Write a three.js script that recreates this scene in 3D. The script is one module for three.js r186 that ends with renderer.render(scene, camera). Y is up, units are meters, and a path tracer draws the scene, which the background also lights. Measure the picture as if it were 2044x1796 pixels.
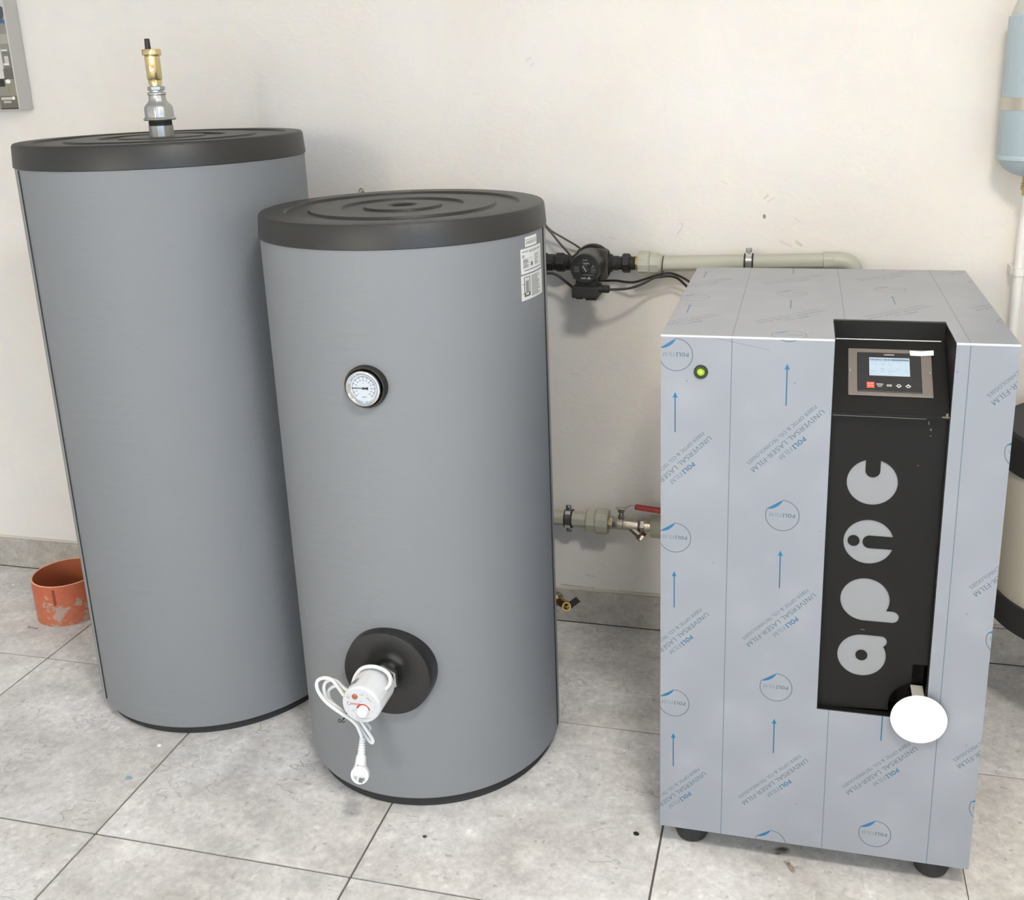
import * as THREE from 'three';
import { RoundedBoxGeometry } from 'three/addons/geometries/RoundedBoxGeometry.js';
import { mergeGeometries, toCreasedNormals } from 'three/addons/utils/BufferGeometryUtils.js';
import { RectAreaLightUniformsLib } from 'three/addons/lights/RectAreaLightUniformsLib.js';

// ------------------------------------------------------------------ camera, sky, lamps, exposure
RectAreaLightUniformsLib.init();
const scene = new THREE.Scene();
const renderer = new THREE.WebGLRenderer({ antialias: true });
renderer.toneMapping = THREE.LinearToneMapping;
renderer.toneMappingExposure = 0.72;
renderer.shadowMap.enabled = true;
renderer.shadowMap.type = THREE.PCFSoftShadowMap;

const camera = new THREE.PerspectiveCamera(46.81, 2044 / 1796, 0.05, 60);
camera.position.set(0, 1.5579, 2.6865);
camera.rotation.set(-0.2818, 0.2605, -0.0347, 'YXZ');
camera.setViewOffset(2044, 1796, -37.1, 151.5, 2044, 1796);       // the photograph is cropped off-centre
camera.updateProjectionMatrix();

scene.background = new THREE.Color(0.60, 0.88, 1.32);                 // overcast daylight beyond the windows
scene.backgroundIntensity = 9.5;

const LAMP_COLOR = new THREE.Color(1.0, 0.945, 0.865);
const LAMPS = [[0.3, 2.35, 156], [-2.3, 7.8, 610]];   // x, z, radiance of each ceiling panel
const ROOM = { x0: -3.4, x1: 1.9, z1: 8.4, h: 2.9 };
const WINDOWS = [{ z0: 3.4, z1: 5.4, y0: 0.85, y1: 2.45 }, { z0: 5.7, z1: 7.7, y0: 0.85, y1: 2.45 }];   // both in the right-hand wall, behind the photographer

// ------------------------------------------------------------------ helpers
let seedN = 12345;
function rnd() { seedN = (seedN + 0x6d2b79f5) | 0; let t = Math.imul(seedN ^ (seedN >>> 15), 1 | seedN); t = (t + Math.imul(t ^ (t >>> 7), 61 | t)) ^ t; return ((t ^ (t >>> 14)) >>> 0) / 4294967296; }
const used = new Map();
function numbered(name) { const n = used.get(name) ?? 0; used.set(name, n + 1); return n ? `${name}_${String(n).padStart(3, '0')}` : name; }
function mesh(name, geometry, material, parent = scene) {
  const m = new THREE.Mesh(Array.isArray(geometry) ? merge(geometry) : geometry, material);
  m.name = parent === scene ? numbered(name) : name; m.castShadow = m.receiveShadow = true; parent.add(m); return m;
}
function tag(o, label, category, group) { o.userData = { label, category }; if (group) o.userData.group = group; return o; }
function thing(name, label, category, [x, y, z] = [0, 0, 0], group) {
  const o = new THREE.Group(); o.name = numbered(name); o.position.set(x, y, z); scene.add(o); return tag(o, label, category, group);
}
function struct(o) { o.userData.kind = 'structure'; return o; }
function part(name, parent, at = [0, 0, 0]) { const g = new THREE.Group(); g.name = name; g.position.set(...at); parent.add(g); return g; }
function merge(list) { return mergeGeometries(list.map((g) => { const n = g.index ? g.toNonIndexed() : g; for (const k of Object.keys(n.attributes)) if (!['position', 'normal', 'uv'].includes(k)) n.deleteAttribute(k); return n; })); }
const box = (w, h, d, x = 0, y = 0, z = 0) => new THREE.BoxGeometry(w, h, d).translate(x, y, z);
const rbox = (w, h, d, r, x = 0, y = 0, z = 0, s = 2) => new RoundedBoxGeometry(w, h, d, s, r).translate(x, y, z);
function lathe(profile, seg = 64) { return toCreasedNormals(new THREE.LatheGeometry(profile.map(([r, y]) => new THREE.Vector2(Math.max(r, 1e-5), y)), seg), 0.6); }
function facet(g) { const n = g.index ? g.toNonIndexed() : g; n.computeVertexNormals(); return n; }
function nut(r, h, n = 6, c = 0.12) { return facet(new THREE.LatheGeometry([[0, 0], [r * (1 - c), 0], [r, h * 0.14], [r, h * 0.86], [r * (1 - c), h], [0, h]].map(([a, b]) => new THREE.Vector2(Math.max(a, 1e-5), b)), n)); }
const UP = new THREE.Vector3(0, 1, 0);
function along(g, a, b) {                                                 // turns geometry built up the y axis so that it starts at a and points to b
  const A = new THREE.Vector3(...a), d = new THREE.Vector3(...b).sub(A).normalize();
  return g.applyQuaternion(new THREE.Quaternion().setFromUnitVectors(UP, d)).translate(...a);
}
const dist = (a, b) => Math.hypot(a[0] - b[0], a[1] - b[1], a[2] - b[2]);
function rod(a, b, r, seg = 24, c = 0) { const L = dist(a, b); return along(lathe(c ? [[0, 0], [r - c, 0], [r, c], [r, L - c], [r - c, L], [0, L]] : [[0, 0], [r, 0], [r, L], [0, L]], seg), a, b); }
function tube(points, r, seg = 80, radial = 10, closed = false) { return new THREE.TubeGeometry(new THREE.CatmullRomCurve3(points.map((p) => new THREE.Vector3(...p)), closed, 'centripetal'), seg, r, radial, closed); }
function extrude(shape, depth, bevel = 0, curve = 24) { return new THREE.ExtrudeGeometry(shape, { depth: depth - 2 * bevel, bevelEnabled: bevel > 0, bevelSize: bevel, bevelThickness: bevel, bevelOffset: -bevel, bevelSegments: 2, curveSegments: curve }).translate(0, 0, bevel); }
function poly(points) { const s = new THREE.Shape(); points.forEach(([x, y], i) => (i ? s.lineTo(x, y) : s.moveTo(x, y))); s.closePath(); return s; }
function uvFrom(g, f) { const p = g.attributes.position, uv = new Float32Array(p.count * 2); for (let i = 0; i < p.count; i++) { const [u, v] = f(p.getX(i), p.getY(i), p.getZ(i)); uv[2 * i] = u; uv[2 * i + 1] = v; } g.setAttribute('uv', new THREE.BufferAttribute(uv, 2)); return g; }
function boxUV(g, ox = 0, oy = 0) {                                         // uv in metres by the dominant side
  g = g.index ? g.toNonIndexed() : g; const n = g.attributes.normal, p = g.attributes.position, uv = new Float32Array(p.count * 2);
  for (let i = 0; i < p.count; i++) { const a = Math.abs(n.getX(i)), b = Math.abs(n.getY(i)), c = Math.abs(n.getZ(i)); const [u, v] = b >= a && b >= c ? [p.getX(i), p.getZ(i)] : a >= c ? [p.getZ(i), p.getY(i)] : [p.getX(i), p.getY(i)]; uv[2 * i] = u + ox; uv[2 * i + 1] = v + oy; }
  g.setAttribute('uv', new THREE.BufferAttribute(uv, 2)); return g;
}

// ---- noise and textures
function lattice(n, seed) { const a = new Float32Array(n * n); const k = seedN; seedN = seed; for (let i = 0; i < a.length; i++) a[i] = rnd(); seedN = k; return a; }
function noise(size, cx, cy, seed) {                                       // one octave of tiling value noise, cx by cy cells
  const n = Math.max(cx, cy), L = lattice(n, seed), out = new Float32Array(size * size), sm = (t) => t * t * (3 - 2 * t);
  const ix = new Int32Array(size), jx = new Int32Array(size), fx = new Float32Array(size);
  for (let x = 0; x < size; x++) { const u = x / size * cx; ix[x] = Math.floor(u) % cx; jx[x] = (ix[x] + 1) % cx; fx[x] = sm(u - Math.floor(u)); }
  for (let y = 0; y < size; y++) {
    const v = y / size * cy, i = Math.floor(v) % cy, j = (i + 1) % cy, f = sm(v - Math.floor(v)), a = i * n, b = j * n;
    for (let x = 0; x < size; x++) { const t = fx[x], p = L[a + ix[x]], q = L[a + jx[x]], r = L[b + ix[x]], s = L[b + jx[x]]; const top = p + (q - p) * t; out[y * size + x] = top + (r + (s - r) * t - top) * f; }
  }
  return out;
}
function fbm(size, cx, cy, octaves, seed, gain = 0.5) {
  const out = new Float32Array(size * size); let amp = 1, sum = 0;
  for (let o = 0; o < octaves; o++) { const a = noise(size, cx << o, cy << o, seed + o * 77); for (let i = 0; i < a.length; i++) out[i] += a[i] * amp; sum += amp; amp *= gain; }
  for (let i = 0; i < out.length; i++) out[i] /= sum; return out;
}
function dataTex(size, f, srgb = true) {
  const d = new Uint8Array(size * size * 4), c = [0, 0, 0];
  for (let i = 0; i < size * size; i++) { f(i, c); d[4 * i] = Math.max(0, Math.min(255, c[0])); d[4 * i + 1] = Math.max(0, Math.min(255, c[1])); d[4 * i + 2] = Math.max(0, Math.min(255, c[2])); d[4 * i + 3] = 255; }
  const t = new THREE.DataTexture(d, size, size, THREE.RGBAFormat); t.wrapS = t.wrapT = THREE.RepeatWrapping; t.magFilter = THREE.LinearFilter; t.minFilter = THREE.LinearMipmapLinearFilter; t.generateMipmaps = true;
  if (srgb) t.colorSpace = THREE.SRGBColorSpace; t.needsUpdate = true; return t;
}
function canvasTex(w, h, draw) {
  const c = document.createElement('canvas'); c.width = w; c.height = h; const x = c.getContext('2d'); draw(x, w, h);
  const t = new THREE.CanvasTexture(c); t.colorSpace = THREE.SRGBColorSpace; t.wrapS = t.wrapT = THREE.ClampToEdgeWrapping; t.anisotropy = 8; return t;
}
const per = (t, metres) => { t.repeat.set(1 / metres, 1 / metres); return t; };
const std = (color, roughness, metalness = 0, extra = {}) => new THREE.MeshStandardMaterial({ color, roughness, metalness, ...extra });
const phys = (o) => new THREE.MeshPhysicalMaterial(o);

// ------------------------------------------------------------------ materials
const S = 2048;
const tileTex = (() => {
  const big = fbm(S, 9, 9, 4, 11), mid = fbm(S, 26, 34, 5, 501, 0.6), fine = fbm(S, 150, 150, 4, 901, 0.7), vein = fbm(S, 7, 11, 5, 333, 0.55), pit = fbm(S, 110, 90, 3, 4242), grp = fbm(S, 6, 6, 3, 778), streak = fbm(S, 24, 60, 4, 1313, 0.6);
  const H = new Float32Array(S * S);
  const color = dataTex(S, (i, c) => {
    const v = Math.abs(vein[i] - 0.5), crack = grp[i] > 0.56 ? Math.max(0, 1 - v / 0.006) : 0, soft = Math.max(0, 1 - Math.abs(streak[i] - 0.47) / 0.016) * (mid[i] > 0.5 ? 1 : 0.25);
    const pits = pit[i] < 0.235 ? (0.235 - pit[i]) * 12 : 0, lightFleck = pit[i] > 0.72 ? (pit[i] - 0.72) * 3 : 0;
    const k = 216 + (big[i] - 0.5) * 46 + (mid[i] - 0.5) * 46 + (fine[i] - 0.5) * 44 - crack * 26 - soft * 8 - pits * 15 + lightFleck * 36;
    H[i] = 0.55 + (mid[i] - 0.5) * 0.7 + (fine[i] - 0.5) * 0.35 - crack * 0.5 - pits * 0.5;
    const w = (big[i] - 0.5) * 12 + (grp[i] - 0.5) * 14; c[0] = k + 1 - w * 0.2; c[1] = k - 2; c[2] = k - 6.5 + w * 0.4;
  });
  const bump = dataTex(S, (i, c) => { c[0] = c[1] = c[2] = H[i] * 255; }, false);
  return { color: per(color, 1.8), bump: per(bump, 1.8) };
})();
const M = {};
M.tile = std(0xffffff, 0.5, 0, { map: tileTex.color, bumpMap: tileTex.bump, bumpScale: 0.0012 });
M.skirt = std(0xd9d6d0, 0.55, 0, { map: tileTex.color, bumpMap: tileTex.bump, bumpScale: 0.001 });
M.grout = std(0x6d665c, 0.95);
const plasterBump = (() => { const a = fbm(1024, 14, 14, 5, 61), b = fbm(1024, 120, 170, 3, 62, 0.7); return per(dataTex(1024, (i, c) => { c[0] = c[1] = c[2] = 255 * (0.6 * a[i] + 0.4 * b[i]); }, false), 1.3); })();
plasterBump.channel = 1;
const wallMarks = canvasTex(2048, 1280, (x, w, h) => {                        // 3.6 m by 2.25 m of the back wall, from x = -2.7, with the scuffs it has
  x.fillStyle = '#e9e4db'; x.fillRect(0, 0, w, h);
  const k = w / 3.6, X = (a) => (a + 2.7) * k, Y = (b) => h - b * k;
  for (let i = 0; i < 500; i++) { const a = rnd() * w, b = rnd() * h, r = 60 + rnd() * 150, g = x.createRadialGradient(a, b, 0, a, b, r), d = rnd() < 0.5; g.addColorStop(0, d ? 'rgba(215,206,196,0.10)' : 'rgba(250,248,244,0.10)'); g.addColorStop(1, 'rgba(230,225,215,0)'); x.fillStyle = g; x.fillRect(a - r, b - r, 2 * r, 2 * r); }
  x.lineCap = 'round';
  const scuff = (pts, wd, c) => { x.strokeStyle = c; x.lineWidth = wd; x.beginPath(); pts.forEach(([a, b], i) => (i ? x.lineTo(X(a), Y(b)) : x.moveTo(X(a), Y(b)))); x.stroke(); };
  const c1 = 'rgba(150,138,128,0.26)', c2 = 'rgba(160,150,140,0.15)', c3 = 'rgba(80,72,66,0.6)';
  scuff([[-0.7, 1.585], [-0.695, 1.592], [-0.687, 1.595]], 2.4, c2); scuff([[-0.687, 1.575], [-0.682, 1.58]], 3, c2);
  scuff([[-0.30, 1.173], [-0.297, 1.165], [-0.306, 1.153], [-0.31, 1.145]], 1.6, c1); scuff([[-0.49, 1.137], [-0.47, 1.131]], 1.4, c1);
  scuff([[-0.085, 1.245], [-0.094, 1.236]], 2.4, c1); scuff([[-0.07, 1.238], [-0.085, 1.228]], 2.6, c2); scuff([[-0.02, 1.187], [-0.005, 1.177]], 2, c2); scuff([[-0.05, 1.128], [-0.025, 1.117]], 4, c2); scuff([[-0.012, 1.128], [0.0, 1.119]], 4, c1);
  scuff([[-0.093, 1.193], [-0.0925, 1.189]], 4, c3); scuff([[-0.2, 1.28], [-0.185, 1.272]], 2, c2); scuff([[-0.6, 0.76], [-0.57, 0.755]], 2, c2); scuff([[-0.57, 0.15], [-0.545, 0.147]], 2.4, c1);
  scuff([[-0.645, 0.112], [-0.56, 0.1085], [-0.545, 0.1105]], 2, 'rgba(120,112,104,0.5)'); scuff([[-0.47, 0.108], [-0.41, 0.107], [-0.36, 0.109]], 2, 'rgba(120,112,104,0.45)');
});
M.wall = std(0xffffff, 0.92, 0, { map: wallMarks, bumpMap: plasterBump, bumpScale: 0.0012 });
M.plain = std(0xe6e1d8, 0.92); M.ceiling = std(0xeeece8, 0.95);
const vinylBump = (() => { const a = fbm(1024, 10, 60, 4, 71, 0.55), b = fbm(1024, 200, 320, 2, 72, 0.7), d = fbm(1024, 5, 7, 2, 75); return dataTex(1024, (i, c) => { c[0] = c[1] = c[2] = 255 * (0.5 * a[i] + 0.22 * b[i] + 0.28 * d[i]); }, false); })();
vinylBump.repeat.set(3, 2);
M.vinyl = std(0x808386, 0.52, 0, { bumpMap: vinylBump, bumpScale: 0.0011 });
M.vinylFlap = std(0xa6a9ab, 0.55); M.seam = std(0x2a2c2c, 0.6);
const grainBump = (() => { const a = fbm(512, 90, 90, 3, 81, 0.7); const t = dataTex(512, (i, c) => { c[0] = c[1] = c[2] = 255 * a[i]; }, false); t.repeat.set(6, 2); return t; })();
M.lid = std(0x2b2b29, 0.44, 0, { bumpMap: grainBump, bumpScale: 0.00014 });
M.blackPlastic = std(0x232321, 0.45); M.softBlack = std(0x2b2b2a, 0.6); M.rubber = std(0x2a2b2c, 0.75); M.deepBlack = std(0x141413, 0.7);
M.hole = std(0x4a2a22, 0.8);
M.blackPaint = phys({ color: 0x121211, roughness: 0.5, specularIntensity: 0.55 });
M.castIron = std(0x201f1e, 0.5, 0.1);
M.white = std(0xe6e7e7, 0.35); M.whiteCable = std(0xe6e7e6, 0.4); M.offWhite = std(0xd9d5c8, 0.5);
M.brass = std(0xb59d6c, 0.3, 1); M.paleBrass = std(0xd6c596, 0.26, 1); M.chrome = std(0xd8d8d6, 0.18, 1); M.steel = std(0xb8b8b4, 0.3, 1); M.nickel = std(0xb9b1a5, 0.3, 1); M.zinc = std(0xb3b5b3, 0.36, 0.85);
M.ppr = std(0xb3b2a2, 0.42); M.pprDark = std(0xa5a28f, 0.45);
M.red = std(0xa52c2a, 0.4); M.cable = std(0x2c2a28, 0.5); M.greyCable = std(0x5a554d, 0.55);
M.paleBlue = std(0xb0c0c7, 0.4); M.satin = std(0xcac4b8, 0.42, 0.6); M.cream = std(0xd6cdb9, 0.5);
M.pipeWhite = std(0xefece6, 0.35);

// ------------------------------------------------------------------ room
const R = ROOM, T = 0.2;
{
  const W = R.x1 - R.x0, D = R.z1, cx = (R.x0 + R.x1) / 2;
  const floor = struct(mesh('floor', box(W + 2 * T, 0.2, D + 2 * T, cx, -0.1015 - 0.002, D / 2), M.grout));
  const ox = -1.4392 % 0.6, G = 0.0042, variants = [];
  const made = new Map();
  for (let i = Math.floor((R.x0 + 1.4392) / 0.6); -1.4392 + 0.6 * i < R.x1; i++) for (let j = -2; 1.0987 + 0.6 * (j - 0) - 0.6 < R.z1 + 0.6; j++) {
    const x0 = Math.max(R.x0, -1.4392 + 0.6 * i) , x1 = Math.min(R.x1, -1.4392 + 0.6 * (i + 1)), z0 = Math.max(0.012, 1.0987 + 0.6 * (j - 1)), z1 = Math.min(R.z1, 1.0987 + 0.6 * j);
    if (x1 - x0 < 0.03 || z1 - z0 < 0.03) continue;
    const near = (v) => Math.abs(v - 0.3608) < 0.01 && z1 > 1.0 ? 0.0007 : G / 2, gl = near(x0), gr = near(x1), w = x1 - x0 - gl - gr, d = z1 - z0 - G, k = (((i * 7 + j * 5) % 9) + 9) % 9, key = [w.toFixed(3), d.toFixed(3), k].join();
    if (!made.has(key)) {
      const g = new RoundedBoxGeometry(w, 0.012, d, 1, 0.0012).translate(0, -0.006, 0);
      made.set(key, boxUV(g, 0.3 + 0.6 * (k % 3) + 0.11 * (k % 2), 0.3 + 0.6 * Math.floor(k / 3)));
    }
    const t = mesh('tile', made.get(key), M.tile, floor); t.position.set((x0 + gl + x1 - gr) / 2, 0, (z0 + z1) / 2);
    if ((i + j) % 2) t.rotation.y = Math.abs(w - d) < 0.001 ? Math.PI : 0;
  }
  const back = box(W + 2 * T, R.h, T, cx, R.h / 2, -T / 2); const p = back.attributes.position, u1 = new Float32Array(p.count * 2);
  for (let i = 0; i < p.count; i++) { u1[2 * i] = p.getX(i); u1[2 * i + 1] = p.getY(i); }
  back.setAttribute('uv1', new THREE.BufferAttribute(u1, 2)); uvFrom(back, (x, y) => [(x + 2.7) / 3.6, y / 2.25]);
  struct(mesh('wall_back', back, M.wall));
  struct(mesh('wall_left', box(T, R.h, D, R.x0 - T / 2, R.h / 2, D / 2), M.plain)); struct(mesh('wall_front', box(W + 2 * T, R.h, T, cx, R.h / 2, R.z1 + T / 2), M.plain));
  const right = poly([[0, 0], [R.z1, 0], [R.z1, R.h], [0, R.h]]);
  for (const w of WINDOWS) right.holes.push(new THREE.Path([[w.z0, w.y0], [w.z0, w.y1], [w.z1, w.y1], [w.z1, w.y0]].map((q) => new THREE.Vector2(...q))));
  struct(mesh('wall_right', extrude(right, T).rotateY(-Math.PI / 2).translate(R.x1 + T, 0, 0), M.plain));
  struct(mesh('ceiling', box(W + 2 * T, T, D + 2 * T, cx, R.h + T / 2, D / 2), M.ceiling));
  const glass = phys({ color: 0xffffff, transmission: 1, thickness: 0, roughness: 0, ior: 1.45 });
  WINDOWS.forEach((w, n) => {
    const g = new THREE.Group(); g.name = 'window_' + (n + 1); scene.add(g); struct(g); const x = R.x1 + 0.1, b = 0.05, mz = (w.z0 + w.z1) / 2, my = (w.y0 + w.y1) / 2, ww = w.z1 - w.z0, hh = w.y1 - w.y0;
    mesh('window_frame', [box(0.06, b, ww, x, w.y0 + b / 2, mz), box(0.06, b, ww, x, w.y1 - b / 2, mz), box(0.06, hh - 2 * b, b, x, my, w.z0 + b / 2), box(0.06, hh - 2 * b, b, x, my, w.z1 - b / 2), box(0.06, hh - 2 * b, b, x, my, mz)], M.white, g);
    const pw = (ww - 3 * b) / 2; for (const s of [-1, 1]) mesh('pane', box(0.006, hh - 2 * b, pw, x, my, mz + s * (pw + b) / 2), glass, g);
  });
  const sk = new THREE.Group(); sk.name = 'baseboard_back'; scene.add(sk); struct(sk);
  for (let x = -1.44 - 1.2 * 2; x < R.x1; x += 1.2) { const a = Math.max(x, R.x0), b = Math.min(x + 1.2, R.x1); if (b - a > 0.05) mesh('skirting_tile', boxUV(new RoundedBoxGeometry(b - a - 0.003, 0.1035, 0.011, 1, 0.001).translate((a + b) / 2, 0.0518, 0.0055), 0.37 * x, 0.9), M.skirt, sk); }
  struct(mesh('trim_1', box(R.x1 - R.x0, 0.006, 0.005, cx, 0.1065, 0.0025), std(0xd8d2c6, 0.9)));   // the bead of sealant on the skirting
  const side = std(0xa39e95, 0.6);
  struct(mesh('baseboard_left', box(0.011, 0.1035, D - 0.03, R.x0 + 0.0055, 0.0518, D / 2 + 0.008), side)); struct(mesh('baseboard_right', box(0.011, 0.1035, D - 0.03, R.x1 - 0.0055, 0.0518, D / 2 + 0.008), side));

  const glow = std(0xffffff, 0.6, 0, { emissive: LAMP_COLOR, emissiveIntensity: 2.5 });
  LAMPS.forEach(([x, z, power], n) => {
    const t = thing('ceiling_light', ['square white ceiling light panel nearest above the buffer tanks', 'square white ceiling light panel far behind the photographer'][n], 'ceiling light', [x, R.h, z]);
    mesh('frame', [box(0.44, 0.03, 0.02, 0, -0.015, -0.21), box(0.44, 0.03, 0.02, 0, -0.015, 0.21), box(0.02, 0.03, 0.4, -0.21, -0.015, 0), box(0.02, 0.03, 0.4, 0.21, -0.015, 0)], M.white, t);
    mesh('diffuser', box(0.4, 0.012, 0.4, 0, -0.016, 0), glow, t);
    const l = new THREE.RectAreaLight(LAMP_COLOR, power, 0.38, 0.38); l.position.set(x, R.h - 0.034, z); l.lookAt(x, 0, z); l.name = 'ceiling_light_lamp'; scene.add(l);
  });
}

// ------------------------------------------------------------------ storage tanks
function lidShape(r, y0, y1, rings, hole) {                                  // r body radius, y0 lower rim, y1 top
  const a = r + 0.0032, b = r - 0.0015, s = 0.005, q = 0.003, p = [[r - 0.004, y0 + 0.012], [r + 0.001, y0], [a, y0 + 0.0015], [b + 0.0015, y1 - 0.006], [b, y1 - 0.003], [b - 0.002, y1 - 0.0008], [b - 0.005, y1]];
  const [r1, r2, r3, r4] = rings;
  for (const [k, up] of [[r1, 0], [r2, 1], [r3, 0], [r4, 1]]) p.push([k + q / 2, up ? y1 - s : y1], [k - q / 2, up ? y1 : y1 - s]);
  if (hole) p.push([hole + 0.004, y1], [hole, y1 - 0.003], [hole, y1 - 0.025]); else p.push([0, y1]);
  return toCreasedNormals(new THREE.LatheGeometry(p.map(([x, y]) => new THREE.Vector2(Math.max(x, 1e-5), y)), 160), 0.5);
}
function jacket(r, y0, y1) {
  const p = [[r - 0.006, y0 + 0.001], [r - 0.002, y0], [r, y0 + 0.003]]; for (let i = 1; i <= 12; i++) p.push([r, y0 + 0.003 + (y1 - y0 - 0.003) * i / 12]);
  return new THREE.LatheGeometry(p.map(([x, y]) => new THREE.Vector2(x, y)), 160);
}
const deg = Math.PI / 180;
function strip(r, a0, a1, y0, y1, off, n = 6) { return new THREE.CylinderGeometry(r + off, r + off, y1 - y0, n, 1, true, a0 * deg, (a1 - a0) * deg).translate(0, (y0 + y1) / 2, 0); }
function curved(r, a0, a1, y0, y1, t, n = 8) {                                  // a thin curved plate on a cylinder, with edges
  const s = new THREE.Shape(); const A = a0 * deg, B = a1 * deg; for (let i = 0; i <= n; i++) { const a = A + (B - A) * i / n; s[i ? 'lineTo' : 'moveTo'](r * Math.sin(a), r * Math.cos(a)); } for (let i = n; i >= 0; i--) { const a = A + (B - A) * i / n; s.lineTo((r + t) * Math.sin(a), (r + t) * Math.cos(a)); }
  const g = new THREE.ExtrudeGeometry(s, { depth: y1 - y0, bevelEnabled: false }).rotateX(-Math.PI / 2).scale(1, 1, -1).translate(0, y0, 0);
  const i = g.attributes.position.array; for (let k = 0; k < i.length; k += 9) for (let c = 0; c < 3; c++) { const h = i[k + 3 + c]; i[k + 3 + c] = i[k + 6 + c]; i[k + 6 + c] = h; } g.computeVertexNormals();
  return uvFrom(g, (x, y, z) => [(Math.atan2(x, z) - A) / (B - A), (y - y0) / (y1 - y0)]);
}
function tankBase(name, label, at, r, y0, yl, yt, rings, hole, seamAt, seamDir) {
  const t = thing(name, label, 'water tank', at);
  mesh('base_ring', lathe([[0, 0], [r - 0.017, 0], [r - 0.014, 0.003], [r - 0.014, y0 + 0.012], [0, y0 + 0.012]], 96), M.rubber, t).userData.label = 'dark recessed foot ring under the jacket';
  const body = mesh('jacket', jacket(r, y0, yl + 0.02), M.vinyl, t); body.userData.label = 'grey vinyl insulation jacket';
  mesh('seam', curved(r, seamAt - 0.55, seamAt + 0.55, y0 + 0.012, yl - 0.002, 0.0022, 3), M.seam, body).userData.label = 'dark vertical closing strip of the jacket';
  mesh('seam_flap', curved(r, seamDir > 0 ? seamAt + 0.75 : seamAt - 2.6, seamDir > 0 ? seamAt + 2.6 : seamAt - 0.75, y0 + 0.012, yl - 0.002, 0.0018, 3), M.vinylFlap, body);
  const lid = mesh('lid', lidShape(r, yl, yt, rings, hole), M.lid, t); lid.userData.label = 'charcoal plastic lid with stepped rings';
  if (hole) mesh('lid_plug', lathe([[0, yt - 0.024], [hole + 0.002, yt - 0.024], [hole + 0.002, yt - 0.03], [0, yt - 0.03]], 40), M.hole, lid).userData.label = 'brown recessed hole in the middle of the lid';
  return t;
}

// the taller tank on the left
const tankA = tankBase('storage_tank', 'taller grey jacketed water tank at left, with a brass air vent on its dark lid', [-1.5003, 0, 0.4241], 0.3313, 0.026, 1.3884, 1.4417, [0.29, 0.222, 0.147, 0.1], 0, -36.9, -1);
{
  const v = part('air_vent', tankA, [0, 1.4417, 0]); v.userData.label = 'zinc reducer fitting carrying a brass automatic air vent';
  const k = 1 / 7170, Z = (list) => list.map(([r, y]) => [r * k, (1670 - y) * k * 1.035]);
  mesh('pipe_nipple', lathe(Z([[0, 1690], [200, 1690], [204, 1500], [0, 1500]]), 48), M.zinc, v);
  mesh('threads', lathe(Z([[0, 1505], [190, 1505], [190, 1490], [198, 1482], [190, 1474], [198, 1462], [190, 1454], [198, 1444], [190, 1436], [190, 1405], [0, 1405]]), 40), std(0x5c5c58, 0.45, 0.7), v);
  mesh('reducer', lathe(Z([[0, 1412], [255, 1412], [268, 1402], [270, 1388], [258, 1372], [240, 1362], [238, 1330], [238, 1240], [232, 1205], [212, 1170], [180, 1140], [152, 1110], [142, 1070], [140, 1012], [152, 1002], [155, 985], [150, 970], [140, 962], [0, 962]]), 56), M.zinc, v);
  mesh('bushing', [lathe(Z([[0, 966], [112, 966], [112, 935], [0, 935]]), 40), nut(143 * k, 70 * k).translate(0, (1670 - 936) * k * 1.035, 0)], M.zinc, v);
  mesh('vent_body', lathe(Z([[0, 872], [92, 872], [90, 850], [108, 846], [112, 785], [104, 770], [120, 766], [124, 758], [124, 480], [126, 440], [126, 402], [110, 392], [110, 388], [150, 382], [156, 375], [156, 300], [150, 288], [0, 286]]), 56), M.paleBrass, v).userData.label = 'pale brass vent body';
  mesh('vent_cap', lathe(Z([[0, 290], [50, 290], [47, 240], [42, 130], [36, 122], [0, 122]]), 32).translate(-0.0065, 0, 0.002), M.blackPlastic, v).userData.label = 'black cap on top of the vent';
  const mark = canvasTex(128, 128, (x) => { x.fillStyle = '#c9a765'; x.fillRect(0, 0, 128, 128); x.fillStyle = '#f6f4ee'; x.fillRect(26, 18, 26, 100); x.fillRect(26, 88, 60, 24); x.fillRect(66, 56, 18, 40); x.fillRect(84, 74, 22, 14); });
  const mk = curved(0.01735, -8, 46, 0.1475, 0.1645, 0.0002, 8); mesh('maker_mark', mk, std(0xffffff, 0.35, 0.4, { map: mark }), v);
}

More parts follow.
